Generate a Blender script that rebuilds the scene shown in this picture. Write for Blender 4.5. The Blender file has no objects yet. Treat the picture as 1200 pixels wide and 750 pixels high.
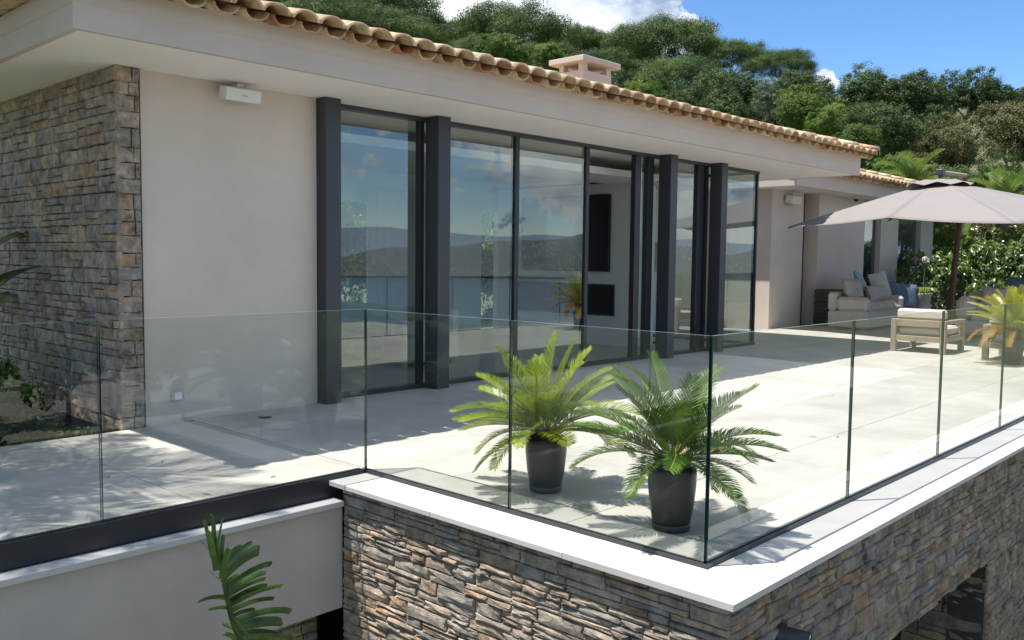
import bpy, math, random
import numpy as np
from mathutils import Vector, Matrix

R = math.radians
S = bpy.context.scene
COL = S.collection
rng = np.random.default_rng(7)
random.seed(7)

# ------------------------------------------------------------------ camera
CAM = Vector((-3.669, -2.167, 1.456))
cd = bpy.data.cameras.new('camera')
cd.sensor_width = 36.0
cd.lens = 31.13
cd.clip_start = 0.05
cd.clip_end = 60000
cam = bpy.data.objects.new('camera', cd)
COL.objects.link(cam)
_yaw, _pit, _rol = 0.756, -0.070, 0.011
_fw = Vector((math.cos(_pit) * math.cos(_yaw), math.cos(_pit) * math.sin(_yaw), math.sin(_pit)))
_r = Vector((math.sin(_yaw), -math.cos(_yaw), 0))
_u = _r.cross(_fw)
_r, _u = _r * math.cos(_rol) + _u * math.sin(_rol), -_r * math.sin(_rol) + _u * math.cos(_rol)
cam.matrix_world = Matrix(((_r.x, _u.x, -_fw.x, CAM.x), (_r.y, _u.y, -_fw.y, CAM.y),
                           (_r.z, _u.z, -_fw.z, CAM.z), (0, 0, 0, 1)))
S.camera = cam


def bearing(px):
    """horizontal unit direction of a photo column (1200 px wide photo)"""
    d = _fw * 1037.7 + _r * (px - 600)
    d.z = 0
    return d.normalized()


# ------------------------------------------------------------------ light
SX, SY = 0.27, -0.19                      # shadow offset per metre of height
sun_dir = Vector((-SX, -SY, 1)).normalized()
elev = math.asin(sun_dir.z)
sd = bpy.data.lights.new('sun', 'SUN')
sd.energy = 4.15
sd.angle = R(0.5)
sd.color = (1.0, 0.955, 0.89)
so = bpy.data.objects.new('sun', sd)
so.rotation_euler = sun_dir.to_track_quat('Z', 'Y').to_euler()
so.location = (0, 0, 40)
COL.objects.link(so)

W = bpy.data.worlds.new('World')
S.world = W
W.use_nodes = True
nt = W.node_tree
nt.nodes.clear()


def N(t, tree, **kw):
    n = tree.nodes.new(t)
    for k, v in kw.items():
        setattr(n, k, v)
    return n


sky = N('ShaderNodeTexSky', nt, sky_type='NISHITA', sun_disc=False)
sky.sun_elevation = elev
sky.sun_rotation = math.atan2(sun_dir.x, sun_dir.y)
sky.altitude = 1500
sky.air_density = 1.0
sky.dust_density = 0.05
sky.ozone_density = 5.0
bg_sky = N('ShaderNodeBackground', nt)
bg_sky.inputs[1].default_value = 0.10
hs = N('ShaderNodeHueSaturation', nt)
hs.inputs['Saturation'].default_value = 1.12
nt.links.new(sky.outputs[0], hs.inputs['Color'])
nt.links.new(hs.outputs[0], bg_sky.inputs[0])
tc = N('ShaderNodeTexCoord', nt)


def vdir(px, py):
    return (_fw * 1037.7 + _r * (px - 600) + _u * (375 - py)).normalized()


def blob(px, py, r_in, r_out, amt):
    d = vdir(px, py)
    dot = N('ShaderNodeVectorMath', nt, operation='DOT_PRODUCT')
    dot.inputs[1].default_value = d
    nt.links.new(tc.outputs['Generated'], dot.inputs[0])
    mr = N('ShaderNodeMapRange', nt, interpolation_type='SMOOTHSTEP')
    mr.inputs[1].default_value = math.cos(r_out)
    mr.inputs[2].default_value = math.cos(r_in)
    mr.inputs[3].default_value = 0
    mr.inputs[4].default_value = amt
    nt.links.new(dot.outputs['Value'], mr.inputs[0])
    return mr.outputs[0]


def madd(a, b, op='ADD'):
    m = N('ShaderNodeMath', nt, operation=op)
    for i, v in enumerate((a, b)):
        if isinstance(v, (int, float)):
            m.inputs[i].default_value = v
        else:
            nt.links.new(v, m.inputs[i])
    return m.outputs[0]


def noise(scale, detail, rough, vec, off=(0, 0, 0), sc=(1, 1, 1)):
    mp = N('ShaderNodeMapping', nt)
    mp.inputs['Location'].default_value = off
    mp.inputs['Scale'].default_value = sc
    nt.links.new(vec, mp.inputs[0])
    n = N('ShaderNodeTexNoise', nt)
    n.inputs['Scale'].default_value = scale
    n.inputs['Detail'].default_value = detail
    n.inputs['Roughness'].default_value = rough
    nt.links.new(mp.outputs[0], n.inputs['Vector'])
    return n.outputs['Fac']


G = tc.outputs['Generated']
n1 = noise(3.2, 9, 0.58, G, (1.3, 0.4, 2.2), (1, 1, 2.4))
dens = madd(madd(n1, madd(madd(noise(62, 7, 0.65, G, (2.2, 0.1, 4.2)), -0.5), 0.55, 'MULTIPLY')), madd(madd(noise(19, 8, 0.62, G, (0.2, 3.1, 1.2), (1, 1, 1.3)), -0.5), 0.42, 'MULTIPLY'))
# cumulus bank over the hill, small puffs right of it, clear blue between
for b in ((640, -10, 0.06, 0.22, 0.34), (480, 25, 0.03, 0.13, 0.22), (745, 5, 0.02, 0.085, 0.30), (822, 47, 0.002, 0.036, 0.52), (868, 60, 0.004, 0.026, 0.50),
          (985, 82, 0.002, 0.036, 0.52), (962, 104, 0.004, 0.030, 0.52), (1040, 95, 0.004, 0.022, 0.50), (1112, 100, 0.006, 0.036, 0.50), (1180, 106, 0.006, 0.036, 0.52),
          (985, -20, 0.15, 0.23, -0.46), (1240, 20, 0.14, 0.24, -0.46), (1100, -80, 0.2, 0.3, -0.18)):
    dens = madd(dens, blob(*b))
mask = N('ShaderNodeMapRange', nt, interpolation_type='SMOOTHSTEP')
mask.inputs[1].default_value = 0.475
mask.inputs[2].default_value = 0.565
nt.links.new(dens, mask.inputs[0])
shade = noise(6.5, 8, 0.6, G, (4.1, 2.0, 0.3), (1, 1, 1.8))
ramp = N('ShaderNodeValToRGB', nt)
ramp.color_ramp.elements[0].position = 0.40
ramp.color_ramp.elements[0].color = (0.26, 0.35, 0.50, 1)
ramp.color_ramp.elements[1].position = 0.60
ramp.color_ramp.elements[1].color = (0.95, 0.98, 1.0, 1)
nt.links.new(shade, ramp.inputs[0])
bg_c = N('ShaderNodeBackground', nt)
bg_c.inputs[1].default_value = 0.72
nt.links.new(ramp.outputs[0], bg_c.inputs[0])
mx = N('ShaderNodeMixShader', nt)
nt.links.new(mask.outputs[0], mx.inputs[0])
nt.links.new(bg_sky.outputs[0], mx.inputs[1])
nt.links.new(bg_c.outputs[0], mx.inputs[2])
wo = N('ShaderNodeOutputWorld', nt)
nt.links.new(mx.outputs[0], wo.inputs[0])

S.view_settings.view_transform = 'Standard'
S.view_settings.look = 'None'
S.view_settings.exposure = 1.0
S.view_settings.gamma = 1.0
S.view_settings.use_curve_mapping = False
S.render.engine = 'CYCLES'
S.cycles.use_denoising = True
S.cycles.max_bounces = 10
S.cycles.diffuse_bounces = 4
S.cycles.glossy_bounces = 4
S.cycles.transparent_max_bounces = 24
S.cycles.sample_clamp_indirect = 6.0


# ------------------------------------------------------------------ materials
def new_mat(name):
    m = bpy.data.materials.new(name)
    m.use_nodes = True
    t = m.node_tree
    b = t.nodes['Principled BSDF']
    return m, t, b


def pmat(name, col, rough=0.6, var=0.0, vscale=3.0, bump=0.0, bscale=40.0, objvar=0.0, spec=0.5, metal=0.0,
         col2=None, detail=5.0):
    """principled material; var: mottling between col and col2, objvar: brightness spread by object"""
    m, t, b = new_mat(name)
    b.inputs['Roughness'].default_value = rough
    b.inputs['Specular IOR Level'].default_value = spec
    b.inputs['Metallic'].default_value = metal
    geo = N('ShaderNodeNewGeometry', t)
    src = None
    if var > 0 or col2:
        n = N('ShaderNodeTexNoise', t)
        n.inputs['Scale'].default_value = vscale
        n.inputs['Detail'].default_value = detail
        n.inputs['Roughness'].default_value = 0.6
        t.links.new(geo.outputs['Position'], n.inputs['Vector'])
        cr = N('ShaderNodeValToRGB', t)
        cr.color_ramp.elements[0].position = 0.3
        cr.color_ramp.elements[1].position = 0.7
        c2 = col2 or tuple(min(1, c * (1 + var)) for c in col)
        c1 = col if col2 else tuple(c * (1 - var) for c in col)
        cr.color_ramp.elements[0].color = (*c1, 1)
        cr.color_ramp.elements[1].color = (*c2, 1)
        t.links.new(n.outputs['Fac'], cr.inputs[0])
        src = cr.outputs[0]
    if objvar > 0:
        oi = N('ShaderNodeObjectInfo', t)
        mr = N('ShaderNodeMapRange', t)
        mr.inputs[3].default_value = 1 - objvar
        mr.inputs[4].default_value = 1 + objvar
        t.links.new(oi.outputs['Random'], mr.inputs[0])
        mul = N('ShaderNodeMix', t, data_type='RGBA', blend_type='MULTIPLY')
        mul.inputs[0].default_value = 1
        if src:
            t.links.new(src, mul.inputs[6])
        else:
            mul.inputs[6].default_value = (*col, 1)
        t.links.new(mr.outputs[0], mul.inputs[7])
        src = mul.outputs[2]
    if src:
        t.links.new(src, b.inputs['Base Color'])
    else:
        b.inputs['Base Color'].default_value = (*col, 1)
    if bump > 0:
        n2 = N('ShaderNodeTexNoise', t)
        n2.inputs['Scale'].default_value = bscale
        n2.inputs['Detail'].default_value = 6
        n2.inputs['Roughness'].default_value = 0.65
        t.links.new(geo.outputs['Position'], n2.inputs['Vector'])
        bp = N('ShaderNodeBump', t)
        bp.inputs['Strength'].default_value = bump
        bp.inputs['Distance'].default_value = 0.02
        t.links.new(n2.outputs['Fac'], bp.inputs['Height'])
        t.links.new(bp.outputs[0], b.inputs['Normal'])
    return m


def stone_mat():
    m, t, b = new_mat('rough_stone')
    b.inputs['Roughness'].default_value = 0.85
    b.inputs['Specular IOR Level'].default_value = 0.3
    geo = N('ShaderNodeNewGeometry', t)
    oi = N('ShaderNodeObjectInfo', t)
    cr = N('ShaderNodeValToRGB', t)
    cr.color_ramp.interpolation = 'CONSTANT'
    pal = [(0.25, 0.215, 0.18), (0.31, 0.27, 0.225), (0.205, 0.20, 0.195), (0.35, 0.275, 0.19), (0.275, 0.25, 0.225), (0.24, 0.225, 0.205), (0.30, 0.25, 0.20),
           (0.33, 0.285, 0.235), (0.22, 0.22, 0.22), (0.27, 0.215, 0.165), (0.38, 0.325, 0.26), (0.32, 0.215, 0.14), (0.26, 0.235, 0.205), (0.29, 0.265, 0.235), (0.30, 0.23, 0.165)]
    mean_ = (0.275, 0.248, 0.215)
    pal = [tuple(0.78 * c + 0.22 * q for c, q in zip(p_, mean_)) for p_ in pal]
    els = cr.color_ramp.elements
    while len(els) < len(pal):
        els.new(0.5)
    for i, c in enumerate(pal):
        els[i].position = i / len(pal)
        els[i].color = (*c, 1)
    t.links.new(oi.outputs['Random'], cr.inputs[0])
    n = N('ShaderNodeTexNoise', t)
    n.inputs['Scale'].default_value = 9
    n.inputs['Detail'].default_value = 9
    n.inputs['Roughness'].default_value = 0.7
    t.links.new(geo.outputs['Position'], n.inputs['Vector'])
    c2 = N('ShaderNodeValToRGB', t)
    c2.color_ramp.elements[0].position = 0.35
    c2.color_ramp.elements[0].color = (0.55, 0.53, 0.51, 1)
    c2.color_ramp.elements[1].position = 0.66
    c2.color_ramp.elements[1].color = (1.95, 1.80, 1.58, 1)
    t.links.new(n.outputs['Fac'], c2.inputs[0])
    mul = N('ShaderNodeMix', t, data_type='RGBA', blend_type='MULTIPLY')
    mul.inputs[0].default_value = 1
    t.links.new(cr.outputs[0], mul.inputs[6])
    t.links.new(c2.outputs[0], mul.inputs[7])
    # pale quartz flecks
    n3 = N('ShaderNodeTexNoise', t)
    n3.inputs['Scale'].default_value = 55
    n3.inputs['Detail'].default_value = 4
    t.links.new(geo.outputs['Position'], n3.inputs['Vector'])
    mr = N('ShaderNodeMapRange', t)
    mr.inputs[1].default_value = 0.60
    mr.inputs[2].default_value = 0.72
    mr.inputs[4].default_value = 0.6
    t.links.new(n3.outputs['Fac'], mr.inputs[0])
    mx2 = N('ShaderNodeMix', t, data_type='RGBA')
    t.links.new(mr.outputs[0], mx2.inputs[0])
    t.links.new(mul.outputs[2], mx2.inputs[6])
    mx2.inputs[7].default_value = (0.42, 0.40, 0.37, 1)
    t.links.new(mx2.outputs[2], b.inputs['Base Color'])
    n4 = N('ShaderNodeTexNoise', t)
    n4.inputs['Scale'].default_value = 28
    n4.inputs['Detail'].default_value = 8
    n4.inputs['Roughness'].default_value = 0.72
    mp = N('ShaderNodeMapping', t)
    mp.inputs['Scale'].default_value = (1, 1, 2.0)
    t.links.new(geo.outputs['Position'], mp.inputs[0])
    t.links.new(mp.outputs[0], n4.inputs['Vector'])
    bp = N('ShaderNodeBump', t)
    bp.inputs['Strength'].default_value = 1.0
    bp.inputs['Distance'].default_value = 0.022
    t.links.new(n4.outputs['Fac'], bp.inputs['Height'])
    t.links.new(bp.outputs[0], b.inputs['Normal'])
    return m


def glass_mat(name, ior, tint, edge=False):
    """thin pane: transparent + mirror reflection on the outer faces"""
    m = bpy.data.materials.new(name)
    m.use_nodes = True
    t = m.node_tree
    t.nodes.clear()
    tr = N('ShaderNodeBsdfTransparent', t)
    tr.inputs[0].default_value = (*tint, 1)
    gl = N('ShaderNodeBsdfGlossy', t)
    gl.inputs['Roughness'].default_value = 0.0
    gl.inputs['Color'].default_value = (0.95, 1.0, 0.98, 1)
    fr = N('ShaderNodeFresnel', t)
    fr.inputs['IOR'].default_value = ior
    geo = N('ShaderNodeNewGeometry', t)
    inv = N('ShaderNodeMath', t, operation='SUBTRACT')
    inv.inputs[0].default_value = 1
    t.links.new(geo.outputs['Backfacing'], inv.inputs[1])
    mul = N('ShaderNodeMath', t, operation='MULTIPLY')
    t.links.new(fr.outputs[0], mul.inputs[0])
    t.links.new(inv.outputs[0], mul.inputs[1])
    mix = N('ShaderNodeMixShader', t)
    t.links.new(mul.outputs[0], mix.inputs[0])
    t.links.new(tr.outputs[0], mix.inputs[1])
    t.links.new(gl.outputs[0], mix.inputs[2])
    out = N('ShaderNodeOutputMaterial', t)
    t.links.new(mix.outputs[0], out.inputs[0])
    return m


def leaf_mat(name, col, col2, trans=0.35, rough=0.45, nscale=0.9, objvar=0.18, spec=0.3):
    m, t, b = new_mat(name)
    geo = N('ShaderNodeNewGeometry', t)
    n = N('ShaderNodeTexNoise', t)
    n.inputs['Scale'].default_value = nscale
    n.inputs['Detail'].default_value = 3
    t.links.new(geo.outputs['Position'], n.inputs['Vector'])
    cr = N('ShaderNodeValToRGB', t)
    cr.color_ramp.elements[0].position = 0.33
    cr.color_ramp.elements[0].color = (*col, 1)
    cr.color_ramp.elements[1].position = 0.67
    cr.color_ramp.elements[1].color = (*col2, 1)
    t.links.new(n.outputs['Fac'], cr.inputs[0])
    oi = N('ShaderNodeObjectInfo', t)
    mr = N('ShaderNodeMapRange', t)
    mr.inputs[3].default_value = 1 - objvar
    mr.inputs[4].default_value = 1 + objvar
    t.links.new(oi.outputs['Random'], mr.inputs[0])
    mul = N('ShaderNodeMix', t, data_type='RGBA', blend_type='MULTIPLY')
    mul.inputs[0].default_value = 1
    t.links.new(cr.outputs[0], mul.inputs[6])
    t.links.new(mr.outputs[0], mul.inputs[7])
    t.links.new(mul.outputs[2], b.inputs['Base Color'])
    b.inputs['Roughness'].default_value = rough
    b.inputs['Specular IOR Level'].default_value = spec
    tl = N('ShaderNodeBsdfTranslucent', t)
    t.links.new(mul.outputs[2], tl.inputs[0])
    mx = N('ShaderNodeMixShader', t)
    mx.inputs[0].default_value = trans
    t.links.new(b.outputs[0], mx.inputs[1])
    t.links.new(tl.outputs[0], mx.inputs[2])
    t.links.new(mx.outputs[0], t.nodes['Material Output'].inputs[0])
    return m


M = {}
M['stone'] = stone_mat()
M['mortar'] = pmat('mortar', (0.065, 0.058, 0.05), 0.95, var=0.25, vscale=14, bump=0.5)
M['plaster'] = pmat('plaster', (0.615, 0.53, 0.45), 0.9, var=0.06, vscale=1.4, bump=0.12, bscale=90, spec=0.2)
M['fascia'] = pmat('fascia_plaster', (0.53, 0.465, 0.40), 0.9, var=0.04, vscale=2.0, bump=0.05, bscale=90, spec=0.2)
M['trim'] = pmat('drip_strip', (0.56, 0.45, 0.34), 0.7)
M['soffit'] = pmat('soffit_paint', (0.84, 0.80, 0.735), 0.85, var=0.03, vscale=1.1, spec=0.2)
M['white'] = pmat('white_paint', (0.78, 0.77, 0.74), 0.7)
M['floor'] = pmat('terrace_tile', (0.465, 0.437, 0.395), 0.55, var=0.13, vscale=1.9, objvar=0.06, spec=0.35, bump=0.03, bscale=25)
M['grout'] = pmat('grout', (0.20, 0.185, 0.17), 0.95)
M['coping'] = pmat('coping_stone', (0.54, 0.51, 0.47), 0.6, var=0.07, vscale=4.0, objvar=0.03)
M['ledge'] = pmat('ledge_stone', (0.50, 0.485, 0.46), 0.7, var=0.04)
M['wallgrey'] = pmat('cool_render', (0.46, 0.42, 0.385), 0.9, var=0.07, vscale=2.6, bump=0.22, bscale=120, spec=0.2)
M['black'] = pmat('dark_metal', (0.018, 0.020, 0.024), 0.38, spec=0.5)
M['anth'] = pmat('anthracite_metal', (0.040, 0.042, 0.048), 0.42, spec=0.5)
M['glass'] = glass_mat('balustrade_glass', 1.58, (0.945, 0.965, 0.952))
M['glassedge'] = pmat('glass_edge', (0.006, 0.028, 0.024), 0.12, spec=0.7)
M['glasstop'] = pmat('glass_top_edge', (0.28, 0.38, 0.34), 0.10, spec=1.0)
M['window'] = glass_mat('window_glass', 2.35, (0.86, 0.91, 0.895))
M['dark'] = pmat('recess_shade', (0.012, 0.012, 0.013), 0.6)  # near-black tone stands in for shade inside hollows


def clay_mat(name, pal):
    m = pmat(name, pal[0], 0.85, var=0.2, vscale=9, bump=0.25, bscale=45, spec=0.2)
    t = m.node_tree
    b = t.nodes['Principled BSDF']
    cr = N('ShaderNodeValToRGB', t)
    cr.color_ramp.interpolation = 'CONSTANT'
    while len(cr.color_ramp.elements) < len(pal):
        cr.color_ramp.elements.new(0.5)
    for i, c in enumerate(pal):
        cr.color_ramp.elements[i].position = i / len(pal)
        cr.color_ramp.elements[i].color = (*c, 1)
    oi = N('ShaderNodeObjectInfo', t)
    t.links.new(oi.outputs['Random'], cr.inputs[0])
    geo = N('ShaderNodeNewGeometry', t)
    n = N('ShaderNodeTexNoise', t)
    n.inputs['Scale'].default_value = 8
    n.inputs['Detail'].default_value = 7
    n.inputs['Roughness'].default_value = 0.65
    t.links.new(geo.outputs['Position'], n.inputs['Vector'])
    r2 = N('ShaderNodeValToRGB', t)
    r2.color_ramp.elements[0].position = 0.32
    r2.color_ramp.elements[0].color = (0.62, 0.52, 0.46, 1)
    r2.color_ramp.elements[1].position = 0.62
    r2.color_ramp.elements[1].color = (1.12, 1.12, 1.12, 1)
    t.links.new(n.outputs['Fac'], r2.inputs[0])
    mul = N('ShaderNodeMix', t, data_type='RGBA', blend_type='MULTIPLY')
    mul.inputs[0].default_value = 1
    t.links.new(cr.outputs[0], mul.inputs[6])
    t.links.new(r2.outputs[0], mul.inputs[7])
    t.links.new(mul.outputs[2], b.inputs['Base Color'])
    return m


M['tile_cover'] = clay_mat('cover_tile_clay', [(0.66, 0.54, 0.34), (0.62, 0.49, 0.31), (0.70, 0.60, 0.42), (0.55, 0.34, 0.22), (0.64, 0.53, 0.33), (0.66, 0.54, 0.37), (0.58, 0.42, 0.27)])
M['tile_pan'] = clay_mat('pan_tile_clay', [(0.46, 0.31, 0.18), (0.50, 0.37, 0.22), (0.52, 0.41, 0.25), (0.40, 0.22, 0.13), (0.48, 0.34, 0.19)])
M['pot'] = pmat('pot_black', (0.035, 0.033, 0.033), 0.38, var=0.15, vscale=8)
M['soil'] = pmat('soil', (0.05, 0.035, 0.025), 0.95, bump=0.8, bscale=60)
M['bark'] = pmat('bark', (0.10, 0.075, 0.055), 0.95, var=0.35, vscale=6, bump=0.8, bscale=14)
M['cycbark'] = pmat('cycad_bark', (0.075, 0.048, 0.030), 0.95, var=0.4, vscale=40, bump=1.0, bscale=60)
M['deadleaf'] = pmat('dry_stalk', (0.30, 0.21, 0.11), 0.8, var=0.2)
M['cyc_a'] = leaf_mat('cycad_leaf_bright', (0.165, 0.235, 0.014), (0.265, 0.32, 0.022), 0.40, 0.32, 6, 0.12, 0.5)
M['cyc_b'] = leaf_mat('cycad_leaf_green', (0.050, 0.118, 0.013), (0.105, 0.185, 0.020), 0.34, 0.36, 6, 0.12, 0.35)
M['cyc_c'] = leaf_mat('cycad_leaf_yellow', (0.34, 0.32, 0.03), (0.27, 0.31, 0.03), 0.35, 0.35, 5, 0.2, 0.5)
M['cyc_d'] = leaf_mat('cycad_leaf_dry', (0.46, 0.24, 0.05), (0.38, 0.22, 0.07), 0.3, 0.5, 5, 0.2, 0.3)
M['rachis'] = pmat('rachis', (0.26, 0.26, 0.05), 0.5)
M['strel'] = leaf_mat('broad_leaf', (0.025, 0.060, 0.014), (0.075, 0.135, 0.028), 0.25, 0.25, 14, 0.35, 0.55)
M['pine'] = leaf_mat('pine_needles', (0.036, 0.074, 0.012), (0.085, 0.135, 0.022), 0.15, 0.6, 0.35, 0.15)
M['oak'] = leaf_mat('oak_leaves', (0.035, 0.070, 0.016), (0.085, 0.125, 0.028), 0.22, 0.5, 0.6, 0.22)
M['bright'] = leaf_mat('fresh_leaves', (0.070, 0.140, 0.018), (0.15, 0.22, 0.035), 0.3, 0.5, 0.8, 0.2)
M['olive'] = leaf_mat('olive_leaves', (0.09, 0.105, 0.035), (0.17, 0.155, 0.06), 0.25, 0.55, 0.7, 0.15)
M['silver'] = leaf_mat('silver_leaves', (0.13, 0.17, 0.10), (0.23, 0.27, 0.17), 0.25, 0.55, 0.8, 0.1)
M['palm'] = leaf_mat('palm_leaves', (0.08, 0.15, 0.025), (0.20, 0.26, 0.06), 0.35, 0.4, 1.5, 0.15)
M['flower'] = pmat('white_flower', (0.80, 0.78, 0.72), 0.7)
M['wood'] = pmat('weathered_teak', (0.33, 0.26, 0.185), 0.75, var=0.18, vscale=9, bump=0.15, bscale=30)
M['mahog'] = pmat('red_hardwood', (0.115, 0.045, 0.024), 0.45, var=0.3, vscale=8)
M['cream'] = pmat('cream_fabric', (0.60, 0.535, 0.45), 0.95, var=0.04, bump=0.15, bscale=200, spec=0.1)
M['taupe'] = pmat('taupe_fabric', (0.50, 0.44, 0.385), 0.95, var=0.05, bump=0.2, bscale=200, spec=0.1)
M['blue'] = pmat('slate_blue_fabric', (0.115, 0.165, 0.225), 0.95, var=0.06, bump=0.2, bscale=200, spec=0.1)
M['aqua'] = pmat('aqua_fabric', (0.30, 0.50, 0.52), 0.95, var=0.35, vscale=22, spec=0.1)
M['canvas'] = pmat('umbrella_canvas', (0.235, 0.215, 0.205), 0.9, var=0.02, spec=0.15)
M['wicker'] = pmat('wicker', (0.09, 0.072, 0.06), 0.85, var=0.5, vscale=45, bump=0.8, bscale=70)
M['plastic'] = pmat('white_plastic', (0.70, 0.70, 0.67), 0.45)
M['stonepot'] = pmat('grey_pot', (0.36, 0.34, 0.32), 0.85, var=0.1)
M['screen'] = pmat('screen', (0.006, 0.006, 0.008), 0.10, spec=0.6)
M['iwall'] = pmat('room_wall', (0.78, 0.765, 0.73), 0.85)
M['ifloor'] = pmat('room_floor', (0.46, 0.43, 0.39), 0.35, var=0.06)
M['curtain'] = pmat('curtain_cloth', (0.62, 0.60, 0.58), 0.95)
M['ground'] = pmat('dry_scrub_ground', (0.055, 0.075, 0.025), 0.95, vscale=0.35, col2=(0.11, 0.105, 0.05), bump=0.4, bscale=3)
M['hill'] = pmat('far_hill', (0.065, 0.085, 0.10), 0.95, vscale=0.008, col2=(0.11, 0.125, 0.125))  # bluish cast of distant air mixed into the hill colour
M['hill2'] = pmat('far_mountain', (0.15, 0.20, 0.27), 0.95, vscale=0.001, col2=(0.165, 0.21, 0.28))  # haze painted in: the blue stands for the air in between
M['sea'] = pmat('sea_water', (0.020, 0.055, 0.105), 0.22, var=0.15, vscale=0.01, spec=0.5, bump=0.25, bscale=0.15)
M['lamp'] = pmat('lamp_shade', (0.72, 0.66, 0.55), 0.9)


# ------------------------------------------------------------------ builders
class MB:
    def __init__(self):
        self.v = []
        self.f = []
        self.s = []
        self.mi = []

    def add(self, vs, fs, smooth=False, mi=0):
        o = len(self.v)
        self.v += [tuple(p) for p in vs]
        for f in fs:
            self.f.append(tuple(i + o for i in f))
            self.s.append(smooth)
            self.mi.append(mi)
        return self

    def box(self, x0, x1, y0, y1, z0, z1, mi=0):
        return self.add([(x0, y0, z0), (x1, y0, z0), (x1, y1, z0), (x0, y1, z0), (x0, y0, z1), (x1, y0, z1), (x1, y1, z1), (x0, y1, z1)],
                        [(3, 2, 1, 0), (4, 5, 6, 7), (0, 1, 5, 4), (1, 2, 6, 5), (2, 3, 7, 6), (3, 0, 4, 7)], mi=mi)

    def bbox(self, x0, x1, y0, y1, z0, z1, b=0.01, mi=0):
        """chamfered box"""
        vs = []
        fs = []
        X, Y, Z = (x0, x1), (y0, y1), (z0, z1)
        idx = {}
        for i in (0, 1):
            for j in (0, 1):
                for k in (0, 1):
                    si, sj, sk = (1 if i == 0 else -1), (1 if j == 0 else -1), (1 if k == 0 else -1)
                    for a, d in (('x', (0, sj * b, sk * b)), ('y', (si * b, 0, sk * b)), ('z', (si * b, sj * b, 0))):
                        idx[i, j, k, a] = len(vs)
                        vs.append((X[i] + d[0], Y[j] + d[1], Z[k] + d[2]))
        q = lambda *p: fs.append(tuple(idx[t] for t in p))
        for i in (0, 1):
            p = [(i, 0, 0, 'x'), (i, 1, 0, 'x'), (i, 1, 1, 'x'), (i, 0, 1, 'x')]
            q(*(p if i else p[::-1]))
            p = [(0, i, 0, 'y'), (1, i, 0, 'y'), (1, i, 1, 'y'), (0, i, 1, 'y')]
            q(*(p[::-1] if i else p))
            p = [(0, 0, i, 'z'), (1, 0, i, 'z'), (1, 1, i, 'z'), (0, 1, i, 'z')]
            q(*(p if i else p[::-1]))
        for i in (0, 1):
            for j in (0, 1):
                p = [(i, j, 0, 'x'), (i, j, 1, 'x'), (i, j, 1, 'y'), (i, j, 0, 'y')]
                q(*(p if i == j else p[::-1]))
                p = [(i, 0, j, 'x'), (i, 0, j, 'z'), (i, 1, j, 'z'), (i, 1, j, 'x')]
                q(*(p if i == j else p[::-1]))
                p = [(0, i, j, 'y'), (1, i, j, 'y'), (1, i, j, 'z'), (0, i, j, 'z')]
                q(*(p if i == j else p[::-1]))
                for k in (0, 1):
                    p = [(i, j, k, 'x'), (i, j, k, 'y'), (i, j, k, 'z')]
                    q(*(p if (i + j + k) % 2 else p[::-1]))
        return self.add(vs, fs, mi=mi)

    def tube(self, pts, rad, n=8, cap=True, smooth=True):
        pts = [Vector(p) for p in pts]
        rs = rad if isinstance(rad, (list, tuple)) else [rad] * len(pts)
        vs = []
        ref = Vector((0, 0, 1))
        for i, p in enumerate(pts):
            d = (pts[min(i + 1, len(pts) - 1)] - pts[max(i - 1, 0)]).normalized()
            a = d.cross(ref)
            if a.length < 1e-3:
                a = d.cross(Vector((1, 0, 0)))
            a.normalize()
            b = d.cross(a)
            for k in range(n):
                t = 2 * math.pi * k / n
                vs.append(p + (a * math.cos(t) + b * math.sin(t)) * rs[i])
        fs = []
        for i in range(len(pts) - 1):
            for k in range(n):
                fs.append((i * n + k, i * n + (k + 1) % n, (i + 1) * n + (k + 1) % n, (i + 1) * n + k))
        self.add(vs, fs, smooth)
        if cap:
            self.add(vs[:n], [tuple(range(n))[::1]])
            self.add(vs[-n:], [tuple(range(n))[::-1]])
        return self

    def lathe(self, prof, n=32, c=(0, 0, 0)):
        vs = []
        fs = []
        for r, z in prof:
            for k in range(n):
                t = 2 * math.pi * k / n
                vs.append((c[0] + r * math.cos(t), c[1] + r * math.sin(t), c[2] + z))
        for i in range(len(prof) - 1):
            for k in range(n):
                fs.append((i * n + k, i * n + (k + 1) % n, (i + 1) * n + (k + 1) % n, (i + 1) * n + k))
        return self.add(vs, fs, True)

    def prism(self, poly, z0, z1):
        n = len(poly)
        vs = [(x, y, z0) for x, y in poly] + [(x, y, z1) for x, y in poly]
        fs = [tuple(range(n))[::-1], tuple(range(n, 2 * n))] + [(i, (i + 1) % n, n + (i + 1) % n, n + i) for i in range(n)]
        return self.add(vs, fs)

    def mesh(self, name, mats):
        me = bpy.data.meshes.new(name)
        me.from_pydata(self.v, [], self.f)
        for m in (mats if isinstance(mats, (list, tuple)) else [mats]):
            me.materials.append(m)
        me.polygons.foreach_set('use_smooth', self.s)
        me.polygons.foreach_set('material_index', self.mi)
        me.update()
        return me

    def build(self, name, mats, parent=None):
        return link(name, self.mesh(name, mats), parent)


def link(name, me, parent=None, mw=None):
    o = bpy.data.objects.new(name, me)
    COL.objects.link(o)
    if parent is not None:
        o.parent = parent
        o.matrix_parent_inverse = WORLD[parent.name].inverted()
    if mw is not None:
        o.matrix_basis = mw
    WORLD[o.name] = mw if mw is not None else Matrix.Identity(4)
    return o


WORLD = {}


def tag(o, label=None, cat=None, group=None, kind=None):
    if label:
        o['label'] = label
    if cat:
        o['category'] = cat
    if group:
        o['group'] = group
    if kind:
        o['kind'] = kind
    return o


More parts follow.
